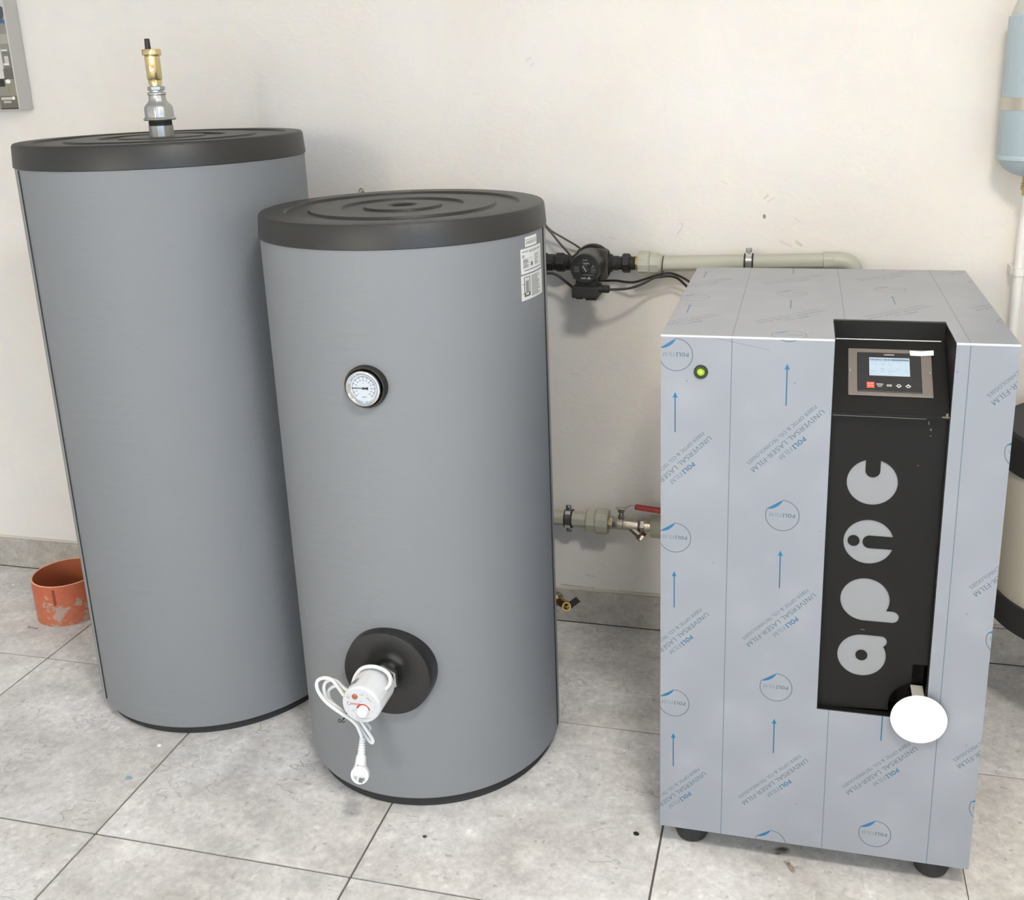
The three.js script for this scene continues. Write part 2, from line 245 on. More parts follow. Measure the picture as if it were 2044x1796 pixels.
// the shorter tank in the middle
const tankB = tankBase('storage_tank', 'shorter grey jacketed water tank in the middle, with round dial and white electric heater', [-0.831, 0, 0.5836], 0.3037, 0.03, 1.2476, 1.2963, [0.249, 0.2, 0.13, 0.084], 0.0285, 92.6, 1);
const bz = 0.5836, bxx = -0.831;
const inB = (g) => g.translate(0.831, 0, -bz);
{
  // thermometer
  const cx = -0.8117, cy = 0.9813, f = 0.887;
  const th = part('thermometer', tankB); th.userData.label = 'round dial thermometer in a black cup on the jacket front';
  mesh('cup', inB(along(lathe([[0.037, -0.02], [0.0425, -0.02], [0.043, 0.009], [0.0415, 0.0115], [0.0385, 0.0115], [0.037, 0.009], [0.0365, 0.002], [0, 0.002]], 64), [cx, cy, f], [cx, cy, f + 1])), M.blackPlastic, th);
  mesh('bezel', inB(along(lathe([[0, 0.003], [0.0352, 0.003], [0.0356, 0.018], [0.0352, 0.0205], [0.0325, 0.0215], [0.0295, 0.0195], [0.0275, 0.0165], [0.027, 0.0155]], 64), [cx, cy, f], [cx, cy, f + 1])), std(0xd9dcde, 0.14, 1), th);
  const dial = canvasTex(512, 512, (x) => {
    x.fillStyle = '#c2c8ce'; x.fillRect(0, 0, 512, 512); x.translate(256, 256); x.strokeStyle = '#1d2226'; x.fillStyle = '#2c3238'; x.textAlign = 'center'; x.textBaseline = 'middle';
    x.lineWidth = 5; x.beginPath(); x.arc(0, 0, 222, Math.PI * 0.75, Math.PI * 2.25); x.stroke();
    for (let i = 0; i <= 60; i++) { const a = (135 + 270 * i / 60) * deg, big = i % 5 === 0; x.lineWidth = big ? 10 : 3; x.beginPath(); x.moveTo(Math.cos(a) * 222, Math.sin(a) * 222); x.lineTo(Math.cos(a) * (big ? 188 : 208), Math.sin(a) * (big ? 188 : 208)); x.stroke(); if (big) { x.font = 'bold 30px sans-serif'; x.fillText(String(i * 2), Math.cos(a) * 152, Math.sin(a) * 152); } }
    x.font = '34px sans-serif'; x.fillText('°C', 0, -92); x.font = 'italic bold 30px sans-serif'; x.fillText('WATTS', 0, 168);
  });
  const d = new THREE.CircleGeometry(0.0275, 48).translate(cx, cy, f + 0.0155); mesh('dial', inB(d), phys({ color: 0xffffff, roughness: 0.8, specularIntensity: 0.3, map: dial }), th);
  mesh('needle', inB(merge([box(0.025, 0.0012, 0.0006, -0.0125, 0, 0).translate(cx, cy, f + 0.0166), extrude(poly([[0.002, -0.0008], [0.0095, -0.0032], [0.0095, 0.0032], [0.002, 0.0008]]), 0.0006).translate(cx, cy, f + 0.0163), rod([cx, cy, f + 0.0155], [cx, cy, f + 0.018], 0.0022, 20)])), M.softBlack, th);

  // flange cover and electric heater
  const fx = -0.8102, fy = 0.3535;
  const fl = mesh('flange_cover', inB(along(lathe([[0.08, -0.045], [0.0985, -0.045], [0.0985, 0.002], [0.0965, 0.0175], [0.0955, 0.0198], [0.0935, 0.0205], [0.03, 0.0205], [0.028, 0.0192], [0, 0.0192]], 96), [fx, fy, 0.887], [fx, fy, 2])), M.lid.clone(), tankB); fl.material.color.set(0x222222); fl.material.roughness = 0.36; fl.userData.label = 'round black flange cover near the bottom';
  const h = part('immersion_heater', tankB); h.userData.label = 'white electric immersion heater with a coiled cord';
  const A = [fx, fy, 0.9], hx = -0.8186, hy = 0.3544, Z0 = 0.938, Z1 = 1.025;
  mesh('screw_plug', inB(merge([rod([fx, fy, 0.9], [hx, hy, Z0 + 0.004], 0.0235, 32), along(nut(0.032, 0.014), [fx, fy, 0.912], [fx - 0.002, fy, 1])])), M.steel, h);
  const L = Z1 - Z0;
  mesh('housing', inB(along(lathe([[0, 0], [0.036, 0], [0.0395, 0.003], [0.0405, 0.008], [0.0408, L - 0.008], [0.04, L - 0.003], [0.038, L], [0, L]], 72), [hx, hy, Z0], [hx, hy, Z1])), M.white, h);
  const face = canvasTex(512, 512, (x) => {
    x.fillStyle = '#cbccce'; x.fillRect(0, 0, 512, 512); x.translate(256, 256); const red = '#a5402f', gr = '#5d595b'; x.textAlign = 'center'; x.textBaseline = 'middle';
    x.strokeStyle = red; x.fillStyle = red; x.lineWidth = 7; x.beginPath(); x.arc(-168, -18, 24, 0.35, Math.PI * 1.65); x.stroke(); for (const o of [-10, 0, 10]) { x.lineWidth = 5; x.beginPath(); x.moveTo(-152, -18 + o); x.lineTo(-20, -18 + o); x.stroke(); } x.beginPath(); x.moveTo(-30, -28); x.quadraticCurveTo(-12, -40, -4, -22); x.stroke();
    x.fillStyle = gr; const arcText = (s, r, a0, st) => { x.save(); x.rotate(a0); for (const c of s) { x.fillText(c, 0, -r); x.rotate(st); } x.restore(); };
    x.font = 'bold 25px sans-serif'; arcText('TYP · MODEL', 172, 0.05, 0.107); x.font = '16px sans-serif'; arcText('220-240 V ~ 50 Hz IP 44', 206, 0.2, 0.068); x.font = 'bold 18px sans-serif'; x.save(); x.translate(-168, -110); x.rotate(-0.9); x.fillText('1500 W', 0, -12); x.fillText('230 V', 0, 14); x.restore();
    x.font = '28px sans-serif'; x.fillText('C E', -112, 88); x.strokeStyle = gr; x.lineWidth = 4; x.beginPath(); x.arc(40, 60, 140, 0.9, 2.0); x.stroke(); x.font = '15px sans-serif'; x.fillText('SMART', 10, -70); x.beginPath(); x.moveTo(150, 72); x.lineTo(182, 72); x.stroke();
    x.strokeStyle = '#b8402a'; x.lineWidth = 26; x.beginPath(); x.arc(36, 68, 88, Math.PI * 1.08, Math.PI * 1.97); x.stroke();
  });
  mesh('dial_face', inB(new THREE.CircleGeometry(0.0378, 48).translate(hx, hy, Z1 + 0.0004)), phys({ color: 0xffffff, roughness: 0.75, specularIntensity: 0.4, map: face }), h);
  const kx = hx + 0.0056, ky = hy - 0.0096;
  mesh('knob', inB(merge([along(lathe([[0, 0], [0.0118, 0], [0.0112, 0.009], [0.0098, 0.0105], [0, 0.0105]], 40), [kx, ky, Z1], [kx, ky, 2]), rbox(0.017, 0.0032, 0.004, 0.0012).rotateZ(0.45).translate(kx, ky, Z1 + 0.0115)])), M.white, h);
  mesh('indicator_lamp', inB(along(lathe([[0, 0], [0.0062, 0], [0.0058, 0.0018], [0.004, 0.0032], [0, 0.0038]], 28), [hx - 0.0105, hy + 0.0198, Z1], [hx - 0.0105, hy + 0.0198, 2])), phys({ color: 0x9c5418, roughness: 0.2, clearcoat: 1 }), h).userData.label = 'small amber indicator lamp';
  mesh('rating_label', inB(curved(0.0409, 22, 58, -0.012, 0.006, 0.0003, 6).rotateX(Math.PI / 2).rotateZ(Math.PI).translate(hx, hy, 1.0)), std(0x8f9193, 0.6), h);
  const S1 = [[-0.8790, 0.2793, 0.9650], [-0.9058, 0.2945, 0.9650], [-0.9310, 0.3154, 0.9650], [-0.9449, 0.3381, 0.9620], [-0.9421, 0.3559, 0.9620], [-0.9255, 0.3650, 0.9620], [-0.9092, 0.3623, 0.9620], [-0.8990, 0.3471, 0.9600], [-0.8915, 0.3308, 0.9570], [-0.8860, 0.3116, 0.9500]];
  const S2 = [[-0.8870, 0.2715, 0.9500], [-0.9089, 0.2897, 0.9500], [-0.9306, 0.3057, 0.9500], [-0.9359, 0.3272, 0.9500], [-0.9310, 0.3454, 0.9500], [-0.9176, 0.3537, 0.9500], [-0.9032, 0.3511, 0.9500], [-0.8918, 0.3394, 0.9500], [-0.8804, 0.3277, 0.9450], [-0.872, 0.318, 0.938]];
  const S3 = [[-0.8934, 0.2661, 0.9400], [-0.9200, 0.2872, 0.9400], [-0.9310, 0.3014, 0.9400], [-0.9308, 0.3192, 0.9400], [-0.9224, 0.3291, 0.9400], [-0.9104, 0.3340, 0.9400], [-0.8997, 0.3254, 0.9400], [-0.8884, 0.3114, 0.9400], [-0.878, 0.298, 0.938]];
  const over = [[-0.872, 0.335, 0.953], [-0.8652, 0.3569, 0.9550], [-0.8565, 0.3766, 0.9570], [-0.8423, 0.3941, 0.9580], [-0.8244, 0.4028, 0.9600], [-0.8033, 0.4045, 0.9620], [-0.7844, 0.3991, 0.9650], [-0.7745, 0.3905, 0.9700], [-0.7740, 0.3787, 0.9750], [-0.779, 0.3715, 0.9790], [-0.785, 0.3665, 0.982]];
  const tail = [[-0.905, 0.290, 0.958], [-0.8897, 0.2803, 0.9620], [-0.8816, 0.2769, 0.9620], [-0.8699, 0.2686, 0.9620], [-0.8614, 0.2587, 0.9620], [-0.8556, 0.2417, 0.9620], [-0.8523, 0.2265, 0.9620]];
  const tail2 = [[-0.890, 0.283, 0.95], [-0.8771, 0.2706, 0.9500], [-0.8694, 0.2628, 0.9500], [-0.8623, 0.2481, 0.9500], [-0.8513, 0.2295, 0.9500], [-0.8420, 0.2162, 0.9500], [-0.8360, 0.2132, 0.9500], [-0.8344, 0.2195, 0.9500], [-0.8397, 0.2311, 0.9500], [-0.8498, 0.2476, 0.9500], [-0.8607, 0.2662, 0.9500]];
  const tail3 = [[-0.885, 0.278, 0.938], [-0.8717, 0.2635, 0.9350], [-0.8662, 0.2530, 0.9350], [-0.8568, 0.2409, 0.9350], [-0.8494, 0.2333, 0.9350], [-0.8462, 0.2367, 0.9350], [-0.8577, 0.2542, 0.9350], [-0.8649, 0.2689, 0.9350]];
  mesh('power_cord', inB(merge([S1, S2, S3, over, tail, tail2, tail3].map((p) => tube(p, 0.0039, 90, 12)))), M.whiteCable, h).userData.label = 'white cord tied into a bundle of loops';
  mesh('twist_tie', inB(merge([new THREE.TorusGeometry(0.0125, 0.0011, 8, 28).rotateY(Math.PI / 2).rotateZ(-0.5).translate(-0.889, 0.2755, 0.953), new THREE.TorusGeometry(0.0035, 0.0009, 8, 16).translate(-0.8985, 0.2685, 0.966), tube([[-0.895, 0.268, 0.966], [-0.89, 0.2665, 0.967], [-0.885, 0.27, 0.968]], 0.0009, 12, 6)])), M.blackPlastic, h);
  // plug: sleeve, grip, round face that looks towards the viewer
  const pl = new THREE.Vector3(-0.8523, 0.228, 0.962), dn = new THREE.Vector3(0.05, -0.88, 0.47).normalize(), at = (k) => pl.clone().addScaledVector(dn, k).toArray();
  const sleeve = []; for (let i = 0; i < 7; i++) sleeve.push([0.0062 + 0.0004 * i, i * 0.0052], [0.0062 + 0.0004 * i, i * 0.0052 + 0.0034], [0.0052 + 0.0004 * i, i * 0.0052 + 0.0038], [0.0052 + 0.0004 * i, i * 0.0052 + 0.005]);
  const face0 = new THREE.Vector3(...at(0.064)).add(new THREE.Vector3(0.004, 0, 0.012)).toArray(), n2 = new THREE.Vector3(0.14, 0.28, 0.95).normalize(), fAt = (k) => new THREE.Vector3(...face0).addScaledVector(n2, k).toArray();
  mesh('plug', inB(merge([along(lathe([[0, 0], ...sleeve, [0, 0.037]], 28), at(-0.002), at(1)), along(lathe([[0, 0], [0.0095, 0], [0.0105, 0.004], [0.012, 0.018], [0.0165, 0.03], [0.0165, 0.038], [0, 0.038]], 36), at(0.032), at(1)), along(lathe([[0, -0.014], [0.0155, -0.014], [0.019, -0.009], [0.0195, -0.001], [0.0185, 0.001], [0.013, 0.0012], [0.013, -0.002], [0, -0.002]], 48), fAt(0), fAt(1))])), M.white, h).userData.label = 'white two-pin plug hanging from the cord';
  const side = new THREE.Vector3(1, 0.06, 0).normalize(), pinAt = (s, k) => new THREE.Vector3(...fAt(k)).addScaledVector(side, s).toArray();
  mesh('earth_clips', inB(merge([-0.0095, 0.0095].map((o) => rbox(0.0034, 0.0085, 0.003, 0.0012).rotateX(-0.28).rotateZ(o * 20).translate(...new THREE.Vector3(...pinAt(o, 0.0)).add(new THREE.Vector3(0.001, -0.0075, 0.0028)).toArray())))), M.steel, h);
  mesh('plug_socket', inB(merge([along(box(0.0085, 0.004, 0.0085), new THREE.Vector3(...fAt(-0.0008)).add(new THREE.Vector3(0.003, -0.0105, 0.003)).toArray(), new THREE.Vector3(...fAt(1)).toArray()), rbox(0.0016, 0.012, 0.002, 0.0006).rotateX(-0.5).rotateZ(0.15).translate(...at(0.052)).translate(0, 0.004, 0.0135)])), std(0x6c6e70, 0.5), h);

  // stickers near the right edge
  const label = (w, hgt, draw) => std(0xffffff, 0.45, 0, { map: canvasTex(w, hgt, draw) });
  const st = (a0, a1, y0, y1, mat, text) => { const s = mesh('sticker', curved(0.3037, a0, a1, y0, y1, 0.0004, 8), mat, tankB); s.userData.label = text; };
  const lines = (x, x0, x1, y0, y1, n, th, ragged) => { for (let i = 0; i < n; i++) { const y = y0 + (y1 - y0) * i / (n - 1); x.fillRect(x0, y, (x1 - x0) * (1 - ragged * rnd()), th); } };
  st(73.5, 83.4, 1.2203, 1.2404, label(256, 128, (x, w, h2) => { x.fillStyle = '#e6e6e3'; x.fillRect(0, 0, w, h2); x.fillStyle = '#5a5a58'; x.fillRect(6, 38, 244, 6); x.font = 'bold 54px sans-serif'; x.textAlign = 'center'; x.fillText('24503573', 128, 96, 236); }), 'small white sticker with a printed serial number');
  st(70.1, 87.9, 1.1665, 1.2176, label(512, 432, (x, w, h2) => {
    x.fillStyle = '#e4e4e1'; x.fillRect(0, 0, w, h2); x.fillStyle = '#4c4c4a'; x.font = 'bold 40px sans-serif'; x.fillText('WEISSER', 26, 66, 130); x.font = 'bold 58px sans-serif'; x.fillText('WEISSER W15', 176, 84, 300); lines(x, 26, 90, 104, 146, 4, 8, 0.4);
    x.fillStyle = '#777'; lines(x, 40, 260, 175, 330, 5, 5, 0); lines(x, 300, 496, 130, 320, 6, 4, 0); x.fillStyle = '#666'; lines(x, 44, 170, 186, 318, 9, 9, 0.35); lines(x, 310, 430, 142, 306, 9, 9, 0.4); x.fillRect(214, 260, 44, 60); x.fillStyle = '#555'; x.fillRect(60, 372, 420, 14);
  }), 'white data sticker with a bold heading and tables');
  st(69.9, 88.5, 1.112, 1.1634, label(512, 460, (x, w, h2) => {
    x.fillStyle = '#e2e2df'; x.fillRect(0, 0, w, h2); x.strokeStyle = '#4f4f4d'; x.lineWidth = 14; x.strokeRect(60, 40, 112, 350); x.fillStyle = '#8e8e8c'; x.fillRect(84, 90, 66, 230); x.fillStyle = '#4f4f4d'; x.fillRect(60, 320, 112, 76); x.fillRect(10, 150, 60, 8); x.fillRect(10, 330, 60, 8); x.fillStyle = '#cfcfcc'; x.beginPath(); x.arc(116, 80, 30, 0, 7); x.fill(); x.fillRect(84, 330, 64, 40);
    x.fillStyle = '#5c5c5a'; lines(x, 210, 450, 36, 410, 19, 10, 0.35);
  }), 'white sticker with a drawing of the tank and lines of text');

  // brass drain cock behind the right side of the tank
  const dv = part('drain_cock', tankB); dv.userData.label = 'brass drain cock with a black lever low at the back';
  const s0 = [-0.598, 0.287, 0.412], j = [-0.5595, 0.2862, 0.402], e = [-0.5297, 0.2873, 0.432], out = [-0.5297 + 0.2, 0.2873 + 0.22, 0.432 + 0.8];
  mesh('stub', inB(rod(s0, j, 0.012, 24)), M.steel, dv);
  mesh('washer', inB(along(lathe([[0.008, 0], [0.0185, 0], [0.019, 0.0015], [0.0185, 0.003], [0.008, 0.003]], 36), [-0.567, 0.2862, 0.398], e)), M.chrome, dv);
  mesh('collar', inB(along(nut(0.0175, 0.013, 6), [-0.5625, 0.2862, 0.400], e)), M.nickel, dv);
  mesh('valve_body', inB(merge([rod([-0.556, 0.2864, 0.406], e, 0.0112, 28, 0.001), along(lathe([[0, -0.008], [0.0108, -0.008], [0.0116, -0.004], [0.0116, 0.0085], [0.0108, 0.0098], [0.0082, 0.0098], [0.0075, 0.0085], [0.0072, -0.002], [0, -0.002]], 36), e, out)])), std(0xa8905f, 0.3, 1), dv);
  mesh('lever', inB(rbox(0.031, 0.0165, 0.003, 0.0012).rotateZ(0.74).translate(-0.5125, 0.2935, 0.424)), M.blackPlastic, dv); mesh('lever_stem', inB(rod([-0.532, 0.286, 0.426], [-0.516, 0.291, 0.423], 0.004, 14)), M.blackPlastic, dv);
}

// ------------------------------------------------------------------ boiler cabinet
{
  const W = 0.595, Y0 = 0.055, Y1 = 1.1004, D = 0.6637, nx0 = 0.2996, nx1 = 0.4955, nz = 0.137, ny = 0.3711;
  const b = thing('boiler', 'steel boiler cabinet wrapped in printed protective film, with a black control strip', 'boiler', [-0.2372, 0, 0.8817]);
  const K = 1780;                                                      // pixels of print per metre
  const COLS = [[0.0269, 0.7061], [0.2224, 0.7663], [0.42, 0.8229], [0.6155, 0.9125]], PERIOD = 0.358;
  const film = (v0, v1, soft) => canvasTex(Math.round(W * K), Math.round((v1 - v0) * K), (x, w, h) => {
    x.fillStyle = '#8e939a'; x.fillRect(0, 0, w, h);
    for (let i = 0; i < 260; i++) { const a = rnd() * w, q = rnd() * h, r = 30 + rnd() * 120, g = x.createRadialGradient(a, q, 0, a, q, r), l = rnd() < 0.5; g.addColorStop(0, l ? 'rgba(172,177,183,0.16)' : 'rgba(135,141,150,0.13)'); g.addColorStop(1, 'rgba(152,157,164,0)'); x.fillStyle = g; x.fillRect(a - r, q - r, 2 * r, 2 * r); }
    const blue = '#0f6593', grey = '#54636d', txt = '#50626e', Px = (u) => u * K, Py = (v) => (v1 - v) * K;
    x.strokeStyle = '#5f707c'; x.lineWidth = 2.8; for (const s of [[0.1256, 0.1238], [0.3206, 0.3221], [0.5179, 0.5186]]) { x.beginPath(); x.moveTo(Px(s[0]), Py(1.8)); x.lineTo(Px(s[0]), Py(1.1)); x.lineTo(Px(s[1]), Py(0.05)); x.stroke(); }
    x.textAlign = 'center'; x.textBaseline = 'middle';
    for (const [cx, cy] of COLS) for (let k = -3; k < 5; k++) {
      const y = cy + k * PERIOD, r = 0.0298 * K;
      x.save(); x.translate(Px(cx), Py(y)); x.lineWidth = 2.8; x.strokeStyle = grey; x.beginPath(); x.arc(0, 0, r, -Math.PI / 2, Math.PI * 1.13); x.stroke();
      const ax = 0, ay = -r, bx = r * Math.cos(Math.PI * 1.13), by = r * Math.sin(Math.PI * 1.13);
      x.fillStyle = blue; x.beginPath(); x.moveTo(ax, ay); x.lineTo(bx, by); x.bezierCurveTo(bx + r * 0.3, by + r * 0.03, ax - r * 0.15, ay + r * 0.42, ax, ay); x.fill(); x.lineWidth = 2; x.strokeStyle = '#2a5670'; x.beginPath(); x.moveTo(ax, ay); x.lineTo(bx, by); x.stroke();
      x.save(); x.rotate(Math.PI); x.fillStyle = txt; x.font = 'bold 18px sans-serif'; { const m = x.measureText('POLI').width; x.save(); x.scale(42 / m, 1); x.textAlign = 'right'; x.fillText('POLI', 0, 1); x.restore(); } x.font = '18px sans-serif'; x.fillStyle = '#667984'; { const m = x.measureText('FILM').width; x.save(); x.scale(41 / m, 1); x.textAlign = 'left'; x.fillText('FILM', 2, 1); x.restore(); } x.restore();
      // arrow
      x.strokeStyle = '#13557a'; x.lineWidth = 3.6; x.lineCap = 'butt'; x.beginPath(); x.moveTo(-1.5, 0.079 * K); x.lineTo(-1, 0.147 * K); x.stroke(); x.fillStyle = blue; x.beginPath(); x.moveTo(-1.5, 0.07 * K); x.lineTo(-9.5, 0.0805 * K); x.lineTo(6.5, 0.0805 * K); x.fill();
      // three slanted lines of lettering
      const line = (dx, dy, s, font, len, col) => { x.save(); x.translate(dx * K, -dy * K); x.rotate(135 * deg); x.font = font; x.fillStyle = col; const m = x.measureText(s).width; x.scale(len * K / m, 1); x.fillText(s, 0, 0); x.restore(); };
      { x.save(); x.translate(-0.0069 * K, 0.203 * K); x.rotate(135 * deg); x.fillStyle = txt; x.textAlign = 'left'; const seg = [['FIBER OPTIC & CO', 16, 0], ['2', 10, 4], [' TECHNOLOGIES', 16, 0]]; let total = 0; for (const g of seg) { x.font = g[1] + 'px sans-serif'; total += x.measureText(g[0]).width; } x.scale(0.164 * K / total, 1); let u = -total / 2; for (const g of seg) { x.font = g[1] + 'px sans-serif'; x.fillText(g[0], u, g[2]); u += x.measureText(g[0]).width; } x.restore(); } line(0.0035, -0.2134, 'UNIVERSAL LASER-FILM', '22px sans-serif', 0.172, txt);
      line(0.0244, -0.2152, 'POLI', 'bold 22px sans-serif', 0.029, '#2d5c7b'); line(0.0022, -0.2374, 'FILM', '21px sans-serif', 0.03, '#5f727e');
      x.restore();
    }
    // nicks and scratches of the film
    x.strokeStyle = 'rgba(95,95,95,0.6)'; x.lineWidth = 1.5; if (!soft) { x.beginPath(); x.moveTo(Px(0.085), Py(1.0995)); x.lineTo(Px(0.19), Py(1.078)); x.stroke(); }
    x.fillStyle = 'rgba(70,70,70,0.55)'; for (const [u, v] of soft ? [[0.262, 1.14], [0.1, 1.35], [0.32, 1.55], [0.24, 1.42]] : [[0.047, 1.016], [0.236, 1.02], [0.5, 1.05], [0.1, 0.66], [0.57, 0.33], [0.55, 0.6], [0.3, 0.99], [0.27, 0.15], [0.29, 0.74]]) { x.beginPath(); x.ellipse(Px(u), Py(v), 3.2, 1.4, rnd() * 3, 0, 7); x.fill(); }
  });
  const filmMat = (v0, v1, soft) => phys({ color: 0xffffff, map: film(v0, v1, soft), roughness: 0.36, metalness: 0.05, clearcoat: 0.4, clearcoatRoughness: 0.26 });
  const TK = 0.0016, FR = 0.003;
  // front sheet, open where the control strip is
  const fg = extrude(poly([[0, Y0], [W, Y0], [W, Y1 - FR], [nx1, Y1 - FR], [nx1, ny], [nx0, ny], [nx0, Y1 - FR], [0, Y1 - FR]]), TK).translate(0, 0, -TK);
  const fm = filmMat(Y0, Y1, false); mesh('front_sheet', uvFrom(fg, (x, y) => [x / W, (y - Y0) / (Y1 - Y0)]), fm, b).userData.label = 'filmed front sheet with blue printed arrows and lettering';
  // top sheet with the notch for the control box
  const tg = extrude(poly([[0, FR], [nx0, FR], [nx0, nz], [nx1, nz], [nx1, FR], [W, FR], [W, D], [0, D]]), TK).rotateX(-Math.PI / 2).translate(0, Y1 - TK, 0);
  const tm = filmMat(Y1, Y1 + D, true); mesh('top_sheet', uvFrom(tg, (x, y, z) => [x / W, -z / D]), tm, b).userData.label = 'filmed top sheet with a notch at the front';
  // folded edge between them
  const bend = (x0, x1) => { const s = new THREE.Shape(); s.moveTo(-FR, Y1); for (let i = 1; i <= 6; i++) { const a = i / 6 * Math.PI / 2; s.lineTo(-FR + FR * Math.sin(a), Y1 - FR + FR * Math.cos(a)); } s.lineTo(-TK, Y1 - FR); s.lineTo(-FR, Y1 - TK); s.closePath(); return new THREE.ExtrudeGeometry(s, { depth: x1 - x0, bevelEnabled: false }).rotateY(Math.PI / 2).scale(1, 1, -1).translate(x0, 0, 0); };
  const flip = (g) => { const a = g.attributes.position.array; for (let k = 0; k < a.length; k += 9) for (let c = 0; c < 3; c++) { const h = a[k + 3 + c]; a[k + 3 + c] = a[k + 6 + c]; a[k + 6 + c] = h; } g.computeVertexNormals(); return toCreasedNormals(g, 0.5); };
  const edgeMat = phys({ color: 0xd2d3d2, roughness: 0.3, metalness: 0.1, clearcoat: 0.4 }); mesh('folded_edge', flip(bend(0, nx0)), edgeMat, b); mesh('folded_edge', flip(bend(nx1, W)), edgeMat, b);
  mesh('side_sheet', box(TK, Y1 - Y0 - 0.004, D - 0.004, TK / 2, (Y0 + Y1) / 2 - 0.001, -D / 2 - 0.001), std(0xb4b6b8, 0.4, 0.1), b); mesh('side_sheet', box(TK, Y1 - Y0 - 0.004, D - 0.004, W - TK / 2, (Y0 + Y1) / 2 - 0.001, -D / 2 - 0.001), std(0xb4b6b8, 0.4, 0.1), b);
  mesh('back_sheet', box(W - 0.004, Y1 - Y0 - 0.004, TK, W / 2, (Y0 + Y1) / 2, -D + TK), std(0xb4b6b8, 0.4, 0.1), b); mesh('bottom_sheet', box(W - 0.004, TK, D - 0.006, W / 2, Y0 + TK / 2 + 0.001, -D / 2), std(0x4c4d4e, 0.5), b);
  for (const [x, z] of [[0.06, -0.056], [0.535, -0.056], [0.06, -D + 0.06], [0.535, -D + 0.06]]) mesh('foot', lathe([[0, 0], [0.024, 0], [0.031, 0.004], [0.0365, 0.02], [0.0365, 0.038], [0.03, 0.048], [0.02, 0.052], [0.012, 0.053], [0.012, 0.0555], [0, 0.0555]], 40).translate(x, 0, z), M.rubber, b).userData.label = 'round black rubber foot';

  // black control housing: back wall of the notch, slanted panel, side walls and lower lip
  const PY = 1.0694, PB = 0.969, t = 0.002, zc = -nz, slope = Math.atan2(PY - PB, nz), PL = Math.hypot(PY - PB, nz);
  const house = mesh('control_housing', [
    box(nx1 - nx0 - 0.001, Y1 - PY + 0.001, t, (nx0 + nx1) / 2, (Y1 + PY) / 2, zc + t / 2),
    box(nx1 - nx0 - 0.001, 0.0016, 0.012, (nx0 + nx1) / 2, Y1 + 0.0006, zc - 0.006),
    extrude(poly([[0, Y1 - 0.0005], [nz, Y1 - 0.0005], [nz, PY], [0.001, PB]]), t).rotateY(Math.PI / 2).translate(nx0 - 0.0005, 0, -0.0012),
    extrude(poly([[0, Y1 - 0.0005], [nz, Y1 - 0.0005], [nz, PY], [0.001, PB]]), t).rotateY(Math.PI / 2).translate(nx1 - t + 0.0008, 0, -0.0012),
    box(nx1 - nx0, 0.0015, 0.028, (nx0 + nx1) / 2, PB - 0.002, -0.0135), box(nx1 - nx0, 0.006, 0.002, (nx0 + nx1) / 2, PB - 0.001, 0.0006),
    box(t, PB - ny, 0.0125, nx0 + t / 2 + 0.0002, (PB + ny) / 2, -0.0078), box(t, PB - ny, 0.0125, nx1 - t / 2 - 0.0002, (PB + ny) / 2, -0.0078), box(nx1 - nx0, t, 0.0125, (nx0 + nx1) / 2, ny + t / 2, -0.0078),
  ], M.blackPaint, b); house.userData.label = 'black painted sheet housing set into the front and top';
  const slant = part('control_panel', b, [0, PY, zc]); slant.rotation.x = Math.PI / 2 - Math.atan2(nz, PY - PB) - Math.PI / 2; slant.userData.label = 'slanted black control panel with display and keys';
  // in its own axes: x across, y up the slope (0 at the upper edge), z out of the panel
  mesh('panel_plate', box(nx1 - nx0 - 0.0015, PL, t, (nx0 + nx1) / 2, -PL / 2, -t / 2), M.blackPaint, slant);
  mesh('upper_edge', rbox(nx1 - nx0 - 0.008, 0.0018, 0.0022, 0.0006, (nx0 + nx1) / 2 - 0.003, -0.0035, 0.0016), std(0xd6d6d2, 0.25, 0.3), slant);
  const gx = 0.3985, gy = -0.0785;
  mesh('mounting_frame', rbox(0.1425, 0.1055, 0.003, 0.0012, gx, gy, 0.0015), std(0x77706a, 0.42, 0.15), slant);
  mesh('controller', rbox(0.1085, 0.0885, 0.006, 0.0015, 0.3973, -0.0795, 0.0015, 3), std(0x262626, 0.4), slant);
  for (const [sx, sy] of [[0.3302, -0.0776], [0.4665, -0.0778]]) mesh('screw', [rod([sx, sy, 0.003], [sx, sy, 0.0048], 0.0026, 18, 0.0006)], M.steel, slant);
  const lcd = canvasTex(640, 380, (x, w, h) => {
    x.fillStyle = '#d8ecf8'; x.fillRect(0, 0, w, h); x.fillStyle = '#7f97b0'; x.fillRect(10, 24, 620, 40); x.fillStyle = '#d5e6f2'; x.font = 'bold 30px monospace'; x.textBaseline = 'middle'; x.fillText('12:45 STANDBY 22-05', 18, 46, 420);
    x.fillStyle = '#93abc4'; x.font = '30px monospace'; const rows = [['Tco 24', 'Tzew', '21.5', 'Tpow', '20'], ['Tcw 25', 'Tspal', '24.0', '', ''], ['', '', '', '', ''], ['', 'Tpod', '0.0', 'Tbuf', '24'], ['Wentyl.', 'Stop', 'Podajnik', '', 'Stop'], ['Q. 0', '', '30', '', '']];
    rows.forEach((r, i) => r.forEach((s, j) => x.fillText(s, [16, 170, 300, 430, 560][j], 92 + i * 48, 130)));
  });
  mesh('display', box(0.0685, 0.0408, 0.001, 0.3978, -0.068, 0.0044), std(0x222222, 0.3, 0, { emissive: 0xffffff, emissiveMap: lcd, emissiveIntensity: 1.25 }), slant).userData.label = 'lit pale blue text display';
  const ink = std(0xd9d6cf, 0.5), z1 = 0.0046;
  const red = mesh('key', rbox(0.0132, 0.0132, 0.0012, 0.0005, 0.3652, -0.1099, z1 + 0.0003), std(0xe0523f, 0.45), slant); red.userData.label = 'square red start and stop key';
